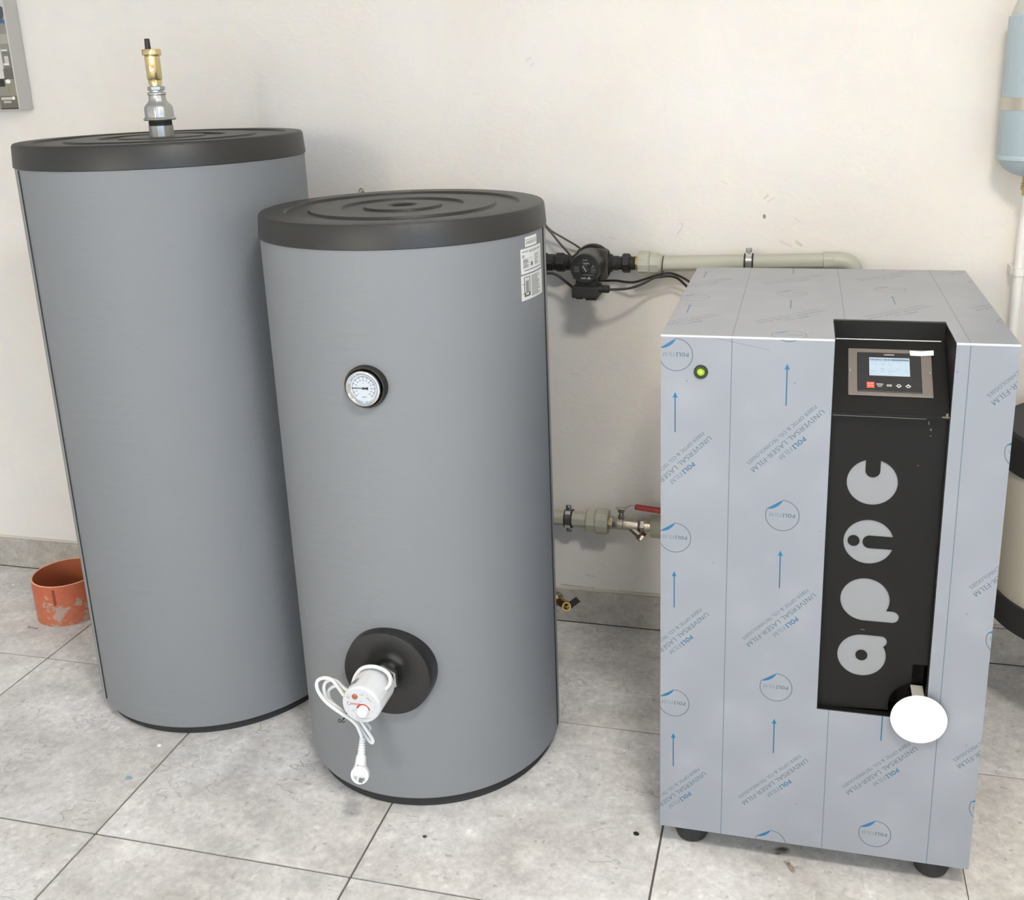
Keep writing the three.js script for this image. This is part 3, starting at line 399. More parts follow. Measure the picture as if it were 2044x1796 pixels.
  const word = (w, h, s, col, bg) => std(0xffffff, 0.5, 0, { map: canvasTex(w, h, (x) => { x.fillStyle = bg; x.fillRect(0, 0, w, h); x.fillStyle = col; x.textAlign = 'center'; x.textBaseline = 'middle'; s.forEach((q, i) => { x.font = `bold ${q[1]}px sans-serif`; x.fillText(q[0], w / 2, h * (i + 0.5) / s.length, w * 0.94); }); }) });
  const plate = (name, w, h, x, y, mat, z = z1) => mesh(name, box(w, h, 0.0004, x, y, z), mat, slant);
  plate('key', 0.0116, 0.0105, 0.3652, -0.1099, word(96, 88, [['START', 34], ['STOP', 34]], '#f4b9ae', '#dd4f3d'), z1 + 0.001);
  plate('key', 0.0122, 0.0085, 0.3809, -0.1097, word(96, 66, [['MENU', 36], ['EXIT', 28]], '#d4d0c8', '#262626')); plate('key', 0.0112, 0.0065, 0.3968, -0.1097, word(96, 56, [['OK', 56]], '#dcd8d0', '#262626'));
  plate('lettering', 0.0225, 0.0032, 0.3978, -0.0407, word(192, 28, [['CORRENTE', 30]], '#dedad2', '#242424'));
  for (const [kx, up] of [[0.4127, -1], [0.4285, 1]]) { const s = poly([[-0.0052, -0.0006], [0, 0.0044], [0.0052, -0.0006], [0.0026, -0.0006], [0.0026, -0.0034], [-0.0026, -0.0034], [-0.0026, -0.0006]]); s.holes.push(new THREE.Path([[-0.0018, -0.002], [0.0018, -0.002], [0.0018, 0.0002], [0, 0.0019], [-0.0018, 0.0002]].map((q) => new THREE.Vector2(...q)))); const g = extrude(s, 0.0004); if (up < 0) g.rotateZ(Math.PI); mesh('key', g.translate(kx, -0.11, z1), ink, slant); }
  const tape = poly([[-0.0195, -0.0045], [0, -0.0056], [0.0195, -0.0045], [0.0205, 0.0035], [0.0195, 0.0048], [0, 0.003], [-0.0195, 0.0045], [-0.0203, 0.003], [-0.0203, -0.0035]]); mesh('tape_strip', extrude(tape, 0.0006).rotateZ(0.0).scale(1.0, 1.25, 1).rotateZ(0.05).translate(0.4535, -0.0343, 0.0046), M.white, slant).userData.label = 'strip of white tape on the upper right corner';

  // worn paint along the lower lip
  const worn = std(0x6a6459, 0.7); mesh('worn_paint', [box(0.012, 0.0026, 0.0003, nx1 - 0.008, PB + 0.0005, 0.0018), box(0.004, 0.008, 0.0003, nx1 - 0.006, PB + 0.003, 0.0012)], worn, house); 
  mesh('worn_edge', box(0.155, 0.0009, 0.0006, nx0 + 0.08, PB - 0.0042, 0.0017), std(0x777772, 0.4, 0.4), house);

  // recessed letter plate, cut out round the four letters and the hole behind the white cap
  const zp = -0.012, LC = 0.3757, LR = 0.0435;
  const cut = (pts) => new THREE.Path(pts.map(([x, y]) => new THREE.Vector2(x, y)));
  const arc = (cx, cy, r, a0, a1, n = 28) => Array.from({ length: n + 1 }, (_, i) => { const a = (a0 + (a1 - a0) * i / n) * deg; return [cx + r * Math.cos(a), cy + r * Math.sin(a)]; });
  const C = (() => { const cy = 0.8371, h = 0.0126, sx = LC, a = Math.asin(h / LR) / deg; return [...arc(LC, cy, LR, 90 + a, 450 - a, 56), ...arc(sx, cy + 0.0222, h, 0, -180, 20)]; })();
  const I = (() => { const cy = 0.721, h = 0.012, a = Math.asin(h / LR) / deg; return [...arc(LC, cy, LR, a, 360 - a, 56), ...arc(0.3776, cy, h, 270, 90, 20)]; })();
  const P = (() => { const cy = 0.6047, h = 0.012, ty = cy - LR + h; const a = Math.asin((ty + h - cy) / LR) / deg; return [...arc(LC, cy, LR, a, 270, 48), ...arc(0.425, ty, h, -90, 90, 20)]; })();
  const Aa = (() => { const cy = 0.489, h = 0.0118, ty = cy + LR - h; return [...arc(LC, cy, LR, 90, 389, 56), ...arc(0.4076, ty, h, -62, 90, 18)]; })();
  const letters = [['a', Aa, [[LC, 0.489, 0.0106]]], ['p', P, []], ['i', I, [[0.3498, 0.7215, 0.0104]]], ['c', C, []]];
  const slab = [[nx0 + 0.002, ny + 0.0005], ...arc(0.48, 0.3915, 0.0515, 194, 104, 24).map(([x, y]) => [x, Math.max(y, ny + 0.0005)]), [0.467, 0.4455], [0.467, 0.4813], [0.4945, 0.4813], [0.4945, PB - 0.003], [nx0 + 0.002, PB - 0.003]];
  const ps = poly(slab); for (const [, pts] of letters) ps.holes.push(cut([...pts].reverse()));
  const lp = mesh('letter_plate', extrude(ps, 0.002).translate(0, 0, zp - 0.002), M.blackPaint, b); lp.userData.label = 'black plate with the letters a p i c cut out';
  for (const [, , dots] of letters) for (const [x, y, r] of dots) mesh('letter_counter', extrude(new THREE.Shape(arc(x, y, r, 0, 360, 32).map((q) => new THREE.Vector2(...q))), 0.002).translate(0, 0, zp - 0.002), M.blackPaint, lp);
  const silver = std(0x909294, 0.4, 0.1);
  for (const [k, pts] of letters) { const y = pts.reduce((s, q) => s + q[1], 0) / pts.length; mesh('letter_back', rbox(0.112, 0.106, 0.0012, 0.0004, LC + 0.006, y, zp - 0.0028), silver, lp).userData.label = `grey sheet showing through the cut-out letter ${k}`; }
  mesh('recess_back', box(nx1 - nx0, 0.13, 0.002, (nx0 + nx1) / 2, ny + 0.05, -0.075), M.deepBlack, b);
  const scuffMat = std(0x5b5a55, 0.6); for (const [w, h2, x, y] of [[0.0022, 0.006, 0.4628, 0.9535], [0.003, 0.004, 0.4668, 0.9415], [0.003, 0.0016, 0.4672, 0.93], [0.007, 0.0022, 0.375, 0.5435], [0.004, 0.0012, 0.4505, 0.874]]) mesh('paint_scuff', box(w, h2, 0.0003, x, y, zp + 0.0002), scuffMat, lp);
  // white round cap standing off the hole
  const capX = 0.4812, capY = 0.3842; const cap = part('round_cap', b); cap.userData.label = 'blank white round cap over the opening at the foot of the strip';
  mesh('cap_disc', along(lathe([[0, -0.004], [0.048, -0.004], [0.0497, -0.0028], [0.05, -0.0012], [0.049, 0.0002], [0, 0.0002]], 96), [capX, capY, 0.0183], [capX, capY, 1]), std(0xfbfbfb, 0.5), cap);
  mesh('cap_spindle', rod([capX, capY, -0.07], [capX, capY, 0.0145], 0.014, 28), M.deepBlack, cap);
  mesh('cap_bracket', rbox(0.0225, 0.004, 0.036, 0.001, 0.482, 0.4105, -0.036), M.offWhite, cap);

  // green status lamp
  const l = part('status_lamp', b); l.userData.label = 'round green status lamp lit yellow in the middle'; const lx = 0.0718, ly = 1.0339;
  mesh('lamp_ring', along(lathe([[0.0075, 0.002], [0.0085, 0.0048], [0.0112, 0.0044], [0.0126, 0.0025], [0.0128, -0.001], [0.007, -0.001]], 40), [lx, ly, 0], [lx, ly, 1]), std(0x27301c, 0.4), l);
  mesh('lamp_lens', along(lathe([[0, 0.0036], [0.003, 0.0035], [0.0062, 0.0028], [0.0078, 0.001], [0.0078, -0.001], [0, -0.001]], 32), [lx, ly, 0], [lx, ly, 1]), phys({ color: 0x86a83a, roughness: 0.25, clearcoat: 0.6, emissive: 0x7fa32c, emissiveIntensity: 0.35 }), l);
  mesh('lamp_filament', along(lathe([[0, 0.0044], [0.0022, 0.004], [0.0034, 0.003], [0, 0.0028]], 24), [lx, ly, 0], [lx, ly, 1]), std(0xd8b020, 0.4, 0, { emissive: 0xf0c020, emissiveIntensity: 0.8 }), l);
}

// ------------------------------------------------------------------ pump and upper pipe
const PZ = 0.06, PUY = 1.0793;
{
  const o = [-0.5215, PUY, PZ];
  const p = thing('circulation_pump', 'black circulation pump with a round printed faceplate, on the upper pipe', 'pump', o);
  mesh('volute', [rbox(0.088, 0.076, 0.034, 0.014, 0.001, 0.0, 0.004, 4), along(lathe([[0, -0.02], [0.038, -0.02], [0.0455, -0.012], [0.0475, 0], [0.0455, 0.012], [0, 0.016]], 48), [0, 0.003, 0], [0, 0.003, 1]), rod([-0.066, 0, 0], [0.066, 0, 0], 0.0185, 28), rod([-0.052, 0, 0], [-0.03, 0, 0], 0.024, 28, 0.004), rod([0.03, 0.0, 0], [0.052, 0.0, 0], 0.024, 28, 0.004)], M.castIron, p);
  const sq = new THREE.Shape(); { const a = 0.0425, r = 0.012, h = 0.04; sq.moveTo(-a + r, -h); sq.lineTo(a - r, -h); sq.quadraticCurveTo(a, -h, a, -h + r); sq.lineTo(a, h - r * 0.6); sq.quadraticCurveTo(a, h, a - r * 0.6, h); sq.quadraticCurveTo(0, h + 0.006, -a + r * 1.6, h - 0.004); sq.quadraticCurveTo(-a, h - 0.006, -a, h - r * 1.8); sq.lineTo(-a, -h + r); sq.quadraticCurveTo(-a, -h, -a + r, -h); }
  mesh('flange', extrude(sq, 0.012, 0.002).translate(0.001, 0.0, 0.022), std(0x4a443e, 0.45, 0.2), p);
  mesh('motor', along(lathe([[0, 0.03], [0.04, 0.03], [0.0392, 0.05], [0.0385, 0.096], [0.038, 0.104], [0.036, 0.108], [0, 0.108]], 72), [-0.0004, 0.0044, 0], [-0.0004, 0.0044, 1]), std(0x383632, 0.36, 0.1), p);
  const ft = canvasTex(512, 512, (x) => {
    x.fillStyle = '#252523'; x.fillRect(0, 0, 512, 512); x.translate(256, 256); x.fillStyle = '#aaa79e'; x.font = 'bold 34px sans-serif'; x.textAlign = 'center'; x.fillText('25-60', 10, -138); x.fillStyle = '#77746d'; x.font = 'bold 24px sans-serif'; x.fillText('Z', -116, -92); x.fillRect(-85, -110, 170, 6); x.fillRect(-26, -106, 108, 30);
    x.fillStyle = '#8b8880'; for (let i = 0; i < 4; i++) { x.fillRect(-190, -30 + i * 26, 92 - (i % 2) * 8, 7); x.fillRect(98 + (i % 3) * 8, -20 + i * 26, 84, 7); } x.beginPath(); x.moveTo(130, -32); x.lineTo(150, -66); x.lineTo(170, -32); x.fill(); x.fillRect(-30, 108, 190, 8);
    x.fillStyle = '#c9c6bd'; x.font = 'bold 38px sans-serif'; x.fillText('OMIS', -24, 186); x.beginPath(); x.moveTo(40, 188); x.lineTo(72, 140); x.lineTo(112, 188); x.fill(); x.fillStyle = '#252523'; x.beginPath(); x.arc(74, 170, 8, 0, 7); x.fill(); x.strokeStyle = '#8b8880'; x.lineWidth = 4; x.beginPath(); x.arc(0, 0, 66, -2.4, -0.9); x.stroke();
  });
  mesh('faceplate', new THREE.CircleGeometry(0.0362, 56).translate(-0.0004, 0.0044, 0.1084), std(0xffffff, 0.42, 0, { map: ft }), p);
  mesh('speed_knob', [along(lathe([[0, 0], [0.0092, 0], [0.0088, 0.0036], [0, 0.004]], 32), [-0.0004, 0.0044, 0.1084], [-0.0004, 0.0044, 1])], std(0x3a3a37, 0.35), p); mesh('knob_slot', rbox(0.0028, 0.016, 0.0018, 0.0008, 0, 0, 0, 2).rotateZ(0.55).translate(-0.0004, 0.0044, 0.113), M.steel, p);
  mesh('terminal_box', [rbox(0.068, 0.03, 0.062, 0.004, -0.0025, -0.0575, 0.075, 3), rbox(0.052, 0.022, 0.05, 0.004, -0.002, -0.038, 0.07, 3), rbox(0.018, 0.007, 0.04, 0.002, -0.018, -0.0725, 0.08), rbox(0.028, 0.008, 0.04, 0.002, 0.012, -0.0745, 0.08)], std(0x2a2926, 0.5), p);
  mesh('cable_gland', [along(nut(0.0105, 0.014, 8), [0.029, -0.0505, 0.088], [1, -0.0505, 0.088]), rod([0.04, -0.0505, 0.088], [0.0585, -0.0505, 0.088], 0.0102, 24, 0.003)], M.blackPlastic, p);
  mesh('union_nut', [along(nut(0.0252, 0.0235, 8, 0.08), [-0.0985, 0, 0], [1, 0, 0])], M.castIron, p); mesh('union_nut', [along(nut(0.0252, 0.0195, 8, 0.08), [0.0775, 0, 0], [1, 0, 0])], M.castIron, p);
  mesh('coupling', [rod([-0.125, 0, 0], [-0.06, 0, 0], 0.0205, 28, 0.002), along(nut(0.0232, 0.02, 6), [-0.124, -0.0, 0], [1, 0, 0])], M.castIron, p); mesh('coupling', [rod([0.06, 0, 0], [0.111, 0, 0], 0.0172, 28, 0.002), along(nut(0.019, 0.012, 6), [0.056, 0, 0], [1, 0, 0])], M.castIron, p);

  // grey-green plastic pipe from the pump to behind the boiler
  const tilt = 0.011 / 0.4, py = (x) => PUY + (x + 0.34) * tilt * (x > -0.34 ? 1 : 0);
  const w = thing('water_pipe', 'pale grey-green plastic water pipe running along the wall behind the boiler, the upper one', 'pipe', [-0.34, PUY, PZ]);
  const L = (x) => [x + 0.34, py(x) - PUY, 0];
  mesh('pipe_run', rod(L(-0.352), L(0.083), 0.0194, 40), M.ppr, w);
  const ex = 0.075, el = [];
  mesh('elbow', [rod(L(0.053), L(0.08), 0.0225, 40, 0.0015), tube([[...L(0.078)], [...L(0.09)], [L(0.112)[0], L(0.112)[1] - 0.006, 0], [L(0.124)[0], L(0.124)[1] - 0.02, 0], [L(0.128)[0], L(0.128)[1] - 0.045, 0]], 0.0218, 30, 28), rod([L(0.128)[0], -0.06, 0], [L(0.128)[0], -0.02, 0], 0.0224, 36, 0.001)], M.ppr, w);
  mesh('drop_pipe', rod([L(0.128)[0], -0.42, 0], [L(0.128)[0], -0.05, 0], 0.0194, 32), M.ppr, w);
  mesh('union_collar', [along(lathe([[0.02, 0], [0.0305, 0.001], [0.0315, 0.004], [0.0315, 0.027], [0.029, 0.03], [0.02, 0.031]], 12), L(-0.403), L(0)), ...Array.from({ length: 12 }, (_, i) => rbox(0.026, 0.004, 0.0022, 0.001, 0.0145, 0, 0.031).rotateX(i / 12 * 2 * Math.PI).translate(...L(-0.403)))], M.ppr, w);
  mesh('union_socket', [along(nut(0.0275, 0.0245, 8, 0.06), L(-0.374), L(0)), rod(L(-0.352), L(-0.3435), 0.0235, 36, 0.002)], M.ppr, w);
  mesh('brass_insert', along(nut(0.0185, 0.011, 8), L(-0.411), L(0)), M.brass, w).userData.label = 'short brass ring between pump and union';
}
function clamp(name, label, x, y, r, w, lean = 0) {                      // band with two screwed ears, a stud to the wall
  const t = thing(name, label, 'pipe clamp', [x, y, PZ]); const off = [r + 0.0035, r + 0.0055];
  mesh('rubber_lining', along(lathe([[r, -w / 2 - 0.001], [r + 0.0035, -w / 2 - 0.001], [r + 0.0035, w / 2 + 0.001], [r, w / 2 + 0.001], [r, -w / 2 - 0.001]], 48), [0, 0, 0], [1, 0, 0]), M.rubber, t);
  mesh('band', along(lathe([[off[0], -w / 2 + 0.003], [off[1], -w / 2 + 0.003], [off[1] + 0.0006, 0], [off[1], w / 2 - 0.003], [off[0], w / 2 - 0.003], [off[0], -w / 2 + 0.003]], 48), [0, 0, 0], [1, 0, 0]), M.chrome, t);
  for (const s of [1, -1]) { const e = off[1]; mesh('ear', [rbox(w - 0.006, 0.014, 0.002, 0.0008, 0, s * (e + 0.0055), 0.0022), rbox(w - 0.006, 0.014, 0.002, 0.0008, 0, s * (e + 0.0055), -0.0022)], M.chrome, t); mesh('screw', [rod([0, s * (e + 0.006), -0.008], [0, s * (e + 0.006), 0.0055], 0.0024, 14), rod([0, s * (e + 0.006), 0.003], [0, s * (e + 0.006), 0.0066], 0.0045, 18, 0.001)], M.steel, t); }
  mesh('stud', [rod([0, 0, -PZ + 0.0005], [0, 0, -off[0]], 0.004, 14), along(nut(0.0085, 0.006), [0, 0, -off[1] - 0.006], [0, 0, 0])], M.steel, t);
  return t;
}
clamp('pipe_clamp', 'chrome pipe clamp round the upper pipe, above the back edge of the boiler', -0.1255, PUY + 0.0055, 0.0194, 0.021);
clamp('pipe_clamp', 'chrome pipe clamp left of the pump, half hidden behind the middle tank', -0.657, PUY, 0.0206, 0.022);
tag(mesh('pipe_stub', rod([-0.80, PUY, PZ], [-0.6465, PUY, PZ], 0.0205, 32), M.ppr), 'short pipe behind the middle tank leading to the pump', 'pipe');
clamp('pipe_clamp', 'dark-lined chrome pipe clamp on the lower pipe, beside the middle tank', -0.603, 0.3525, 0.0222, 0.021);

// lower pipe with its union, the valve and the stretch behind the boiler
{
  const Y = (x) => 0.3525 - (x + 0.6) * 0.022;
  const w = thing('water_pipe', 'pale grey-green plastic water pipe near the floor, the lower one beside the middle tank', 'pipe', [-0.6, 0.3525, PZ]); const L = (x, o = 0) => [x + 0.6, Y(x) - 0.3525 + o, 0];
  mesh('pipe_run', rod(L(-0.92), L(-0.545), 0.0218, 40), M.ppr, w);
  mesh('union_socket', along(nut(0.0345, 0.026, 8, 0.09), L(-0.552), L(0)), M.ppr, w); mesh('union_collar', [along(nut(0.0358, 0.036, 12, 0.06), L(-0.526), L(0))], M.ppr, w);
  mesh('brass_insert', along(nut(0.0178, 0.012, 8), L(-0.494), L(0)), M.brass, w);
  const r = thing('water_pipe', 'grey-green pipe end disappearing behind the boiler beside the red-handled valve', 'pipe', [-0.371, Y(-0.371), PZ]);
  mesh('socket', along(lathe([[0.018, 0], [0.03, 0], [0.032, 0.003], [0.032, 0.05], [0.0215, 0.052]], 48), [0, 0, 0], [1, 0, 0]), M.pprDark, r); mesh('pipe_run', rod([0.04, 0, 0], [0.5, -0.011, 0], 0.0218, 36), M.ppr, r);

  const vx = -0.487, v = thing('ball_valve', 'nickel ball valve and strainer with a red lever on the lower pipe', 'valve', [vx, Y(vx), PZ]); const V = (x, o = 0) => [x - vx, Y(x) - Y(vx) + o, 0];
  mesh('hex_end', along(nut(0.0188, 0.0125), V(-0.4885), V(0)), M.nickel, v);
  mesh('valve_body', along(lathe([[0, 0], [0.0165, 0], [0.0172, 0.004], [0.0178, 0.014], [0.0172, 0.027], [0.0155, 0.0285], [0.0155, 0.03], [0.0172, 0.0315], [0.0172, 0.034], [0.016, 0.036], [0.0155, 0.07], [0, 0.07]], 48), V(-0.477), V(0)), M.nickel, v);
  mesh('hex_nut', [along(nut(0.0182, 0.0145), V(-0.402), V(0)), rod(V(-0.39), V(-0.371), 0.0155, 32), along(lathe([[0, 0], [0.0172, 0], [0.0172, 0.003], [0, 0.003]], 32), V(-0.384), V(0))], M.nickel, v);
  mesh('stem', [rod(V(-0.4545, 0.01), V(-0.4535, 0.045), 0.0062, 20), along(nut(0.0095, 0.011), V(-0.4545, 0.014), V(-0.454, 1)), along(nut(0.0105, 0.009), V(-0.454, 0.034), V(-0.454, 1))], M.steel, v);
  const flat = (pts, wd, mat, name) => { for (let i = 0; i < 1; i++) { const g = []; for (let k = 0; k + 1 < pts.length; k++) { const [a, c] = [pts[k], pts[k + 1]], l = dist(a, c); g.push(rbox(l + 0.002, mat === M.red ? 0.013 : 0.0045, wd, mat === M.red ? 0.004 : 0.001, 0, 0, 0, 3).rotateZ(Math.atan2(c[1] - a[1], c[0] - a[0])).translate((a[0] + c[0]) / 2, (a[1] + c[1]) / 2, (a[2] + c[2]) / 2)); } mesh(name, g, mat, v); } };
  flat([[0.02, 0.046, 0.004], [0.046, 0.046, 0.008], [0.06, 0.057, 0.012], [0.077, 0.059, 0.013]], 0.011, M.steel, 'lever'); flat([[0.074, 0.057, 0.013], [0.20, 0.046, 0.013]], 0.016, M.red, 'lever_grip');
  mesh('strainer_leg', [rod([0.052, -0.002, 0], [0.088, -0.032, 0.006], 0.0115, 32)], M.nickel, v);
  mesh('strainer_cap', [along(lathe([[0, 0], [0.0135, 0], [0.014, 0.0015], [0.0125, 0.0025], [0.0142, 0.004], [0.0125, 0.0055], [0.0145, 0.007], [0.0145, 0.009], [0, 0.009]], 36), [0.082, -0.027, 0.005], [0.103, -0.0445, 0.0085]), along(nut(0.0145, 0.008), [0.0885, -0.0325, 0.006], [0.1, -0.042, 0.008])], M.nickel, v);
}

// cables
{
  const c1 = [[-0.4666, 1.0278, 0.1475], [-0.4605, 1.0274, 0.1460], [-0.4252, 1.0265, 0.1300], [-0.4034, 1.0285, 0.1100], [-0.3813, 1.0362, 0.0960], [-0.3583, 1.0476, 0.0880], [-0.3383, 1.0500, 0.0830], [-0.3227, 1.0500, 0.0760], [-0.3045, 1.0438, 0.0650], [-0.2861, 1.0260, 0.0550], [-0.2762, 1.0129, 0.0500], [-0.262, 0.97, 0.04], [-0.25, 0.88, 0.03], [-0.24, 0.7, 0.02], [-0.235, 0.5, 0.016]];
  tag(mesh('power_cable', tube(c1, 0.0033, 110, 10), M.cable), 'black cable leaving the gland of the pump and dropping behind the boiler', 'cable');
  const c2 = [[-0.585, 1.030, 0.012], [-0.545, 1.0255, 0.02], [-0.5090, 1.0252, 0.0250], [-0.4942, 1.0265, 0.0300], [-0.4627, 1.0299, 0.0450], [-0.4398, 1.0291, 0.0550], [-0.4152, 1.0300, 0.0620], [-0.3842, 1.0405, 0.0700], [-0.3604, 1.0500, 0.0760], [-0.3396, 1.0555, 0.0750], [-0.3200, 1.0560, 0.0680], [-0.2988, 1.0469, 0.0560], [-0.2712, 1.0278, 0.0450], [-0.25, 1.005, 0.035], [-0.225, 0.93, 0.025], [-0.215, 0.75, 0.018], [-0.21, 0.5, 0.016]];
  tag(mesh('power_cable', tube(c2, 0.0031, 120, 10), M.cable), 'black cable passing behind the pump and tied under the upper pipe', 'cable');
  const u1 = [[-0.80, 1.22, 0.03], [-0.70, 1.212, 0.045], [-0.6523, 1.1799, 0.0500], [-0.6468, 1.1737, 0.0500], [-0.6350, 1.1614, 0.0490], [-0.6039, 1.1404, 0.0400], [-0.5665, 1.1134, 0.0250], [-0.548, 1.09, 0.014], [-0.545, 1.05, 0.0075], [-0.545, 0.95, 0.006], [-0.56, 0.935, 0.006]];
  tag(mesh('sensor_cable', tube(u1.slice(0, 9), 0.0028, 70, 8), M.greyCable), 'thin grey-brown cable slanting from behind the middle tank lid to the top of the pump', 'cable');
  const u2 = [[-0.80, 1.212, 0.035], [-0.70, 1.205, 0.05], [-0.6544, 1.1797, 0.0560], [-0.6482, 1.1737, 0.0560], [-0.6334, 1.1574, 0.0560], [-0.6106, 1.1267, 0.0500], [-0.5868, 1.0907, 0.0330], [-0.580, 1.06, 0.015], [-0.579, 1.035, 0.0085]];
  tag(mesh('sensor_cable', tube(u2, 0.003, 70, 8), M.greyCable), 'thin grey-brown cable falling steeply to the left side of the pump', 'cable');
  const u3 = [[-0.66, 1.05, 0.094], [-0.640, 1.056, 0.094], [-0.6227, 1.0560, 0.0930], [-0.6114, 1.0508, 0.0900], [-0.5977, 1.0406, 0.0880], [-0.5789, 1.0281, 0.0950], [-0.566, 1.0215, 0.105], [-0.556, 1.0175, 0.115]];
  tag(mesh('power_cable', tube(u3, 0.0036, 40, 8), M.cable), 'short black cable under the left union of the pump into its terminal box', 'cable');
  const tie = []; for (let i = 0; i <= 30; i++) { const a = i / 30 * 2 * Math.PI; const y = PUY - 0.003 + Math.cos(a) * 0.0228 - (Math.cos(a) < -0.4 ? 0.009 * (-Math.cos(a) - 0.4) / 0.6 : 0); tie.push([-0.3395 + 0.0014 * Math.cos(a), y, PZ + 0.0015 + Math.sin(a) * 0.0228 + (Math.cos(a) < -0.3 ? 0.011 * (-Math.cos(a) - 0.3) / 0.7 : 0)]); }
  tag(mesh('cable_tie', tube(tie.slice(0, 30), 0.0013, 60, 8, true), M.blackPlastic), 'black cable tie holding the two cables against the upper pipe', 'cable tie');
}
{
  const h = thing('wall_hook', 'small screw eye in the wall just above the lid of the middle tank', 'hook', [-1.175, 1.2625, 0]);
  mesh('eye', new THREE.TorusGeometry(0.0065, 0.0016, 10, 28).translate(0, 0, 0.012), M.steel, h); mesh('shank', [rod([0.001, -0.006, -0.004], [0.001, -0.006, 0.012], 0.0017, 12), rod([0, -0.0062, 0.0], [0, -0.0062, 0.0035], 0.0055, 18, 0.001)], M.chrome, h);
}

// ------------------------------------------------------------------ right edge: blue vessel with its pipe, white drum
{
  const e = thing('expansion_vessel', 'pale blue pressure vessel strapped to the wall at the upper right edge', 'pressure vessel', [0.4985, 1.26, 0.085]); const r = 0.0745, y = (v) => v - 1.26;
  mesh('shell', lathe([[0, y(1.293)], [0.02, y(1.295)], [0.042, y(1.302)], [0.06, y(1.314)], [0.07, y(1.327)], [r, y(1.336)], [r, y(1.642)], [r - 0.002, y(1.644)], [0, y(1.644)]], 80), M.paleBlue, e).userData.label = 'pale blue shell with a domed foot';
  mesh('seam_ring', lathe([[r - 0.002, y(1.3325)], [r + 0.003, y(1.334)], [r + 0.0042, y(1.339)], [r + 0.003, y(1.344)], [r - 0.002, y(1.3455)]], 80), M.paleBlue, e);
  mesh('top_dome', lathe([[r - 0.004, y(1.64)], [r - 0.006, y(1.65)], [0.06, y(1.675)], [0.045, y(1.69)], [0, y(1.70)]], 64), std(0xc5c8c2, 0.4), e);
  mesh('strap', [lathe([[r - 0.001, y(1.4425)], [r + 0.0012, y(1.443)], [r + 0.0012, y(1.471)], [r - 0.001, y(1.4715)]], 80), box(0.05, 0.028, 0.012, 0, y(1.457), -0.079)], M.satin, e).userData.label = 'satin metal strap round the shell';
  mesh('fitting', [rod([0, y(1.282), 0], [0, y(1.298), 0], 0.016, 30), along(nut(0.019, 0.012), [0, y(1.262), 0], [0, 9, 0]), rod([0, y(1.252), 0], [0, y(1.284), 0], 0.0145, 28), along(lathe([[0, 0], [0.018, 0], [0.018, 0.003], [0, 0.003]], 28), [0, y(1.276), 0], [0, 9, 0])], std(0xb39a72, 0.35, 0.8), e);
  const q = thing('riser_pipe', 'white vertical pipe under the pale blue vessel', 'pipe', [0.4985, 0.74, 0.06]);
  mesh('pipe_run', tube([[0, 0, 0], [0, 0.2, 0], [0, 0.4, 0], [0, 0.46, 0.006], [0, 0.5, 0.02], [0, 0.52, 0.025]], 0.0112, 40, 28), M.pipeWhite, q);
  mesh('pipe_clip', [box(0.03, 0.018, 0.045, 0, 0.33, -0.0365), along(lathe([[0.0112, 0], [0.0135, 0], [0.0135, 0.018], [0.0112, 0.018]], 28), [0, 0.321, 0], [0, 1, 0])], M.pipeWhite, q);

  const d = thing('water_drum', 'cream wall-hung drum with black lid and black foot, half hidden behind the boiler', 'tank', [0.7, 0.289, 0.26]); const R0 = 0.231;
  mesh('shell', lathe([[0, 0.06], [R0, 0.06], [R0 + 0.003, 0.075], [R0 + 0.003, 0.39], [R0, 0.41], [0, 0.41]], 72), M.cream, d);
  mesh('lid', lathe([[R0, 0.381], [R0 + 0.009, 0.381], [R0 + 0.009, 0.464], [R0 + 0.004, 0.47], [0, 0.476]], 72), M.softBlack, d).userData.label = 'black lid';
  mesh('foot_ring', lathe([[0, 0.0], [R0 - 0.01, 0], [R0 + 0.008, 0.012], [R0 + 0.009, 0.08], [R0, 0.082]], 72), M.softBlack, d).userData.label = 'black foot ring';
  for (const v of [0.12, 0.33]) mesh('wall_bracket', box(0.2, 0.04, 0.04, 0, v, -0.24), M.steel, d);
}

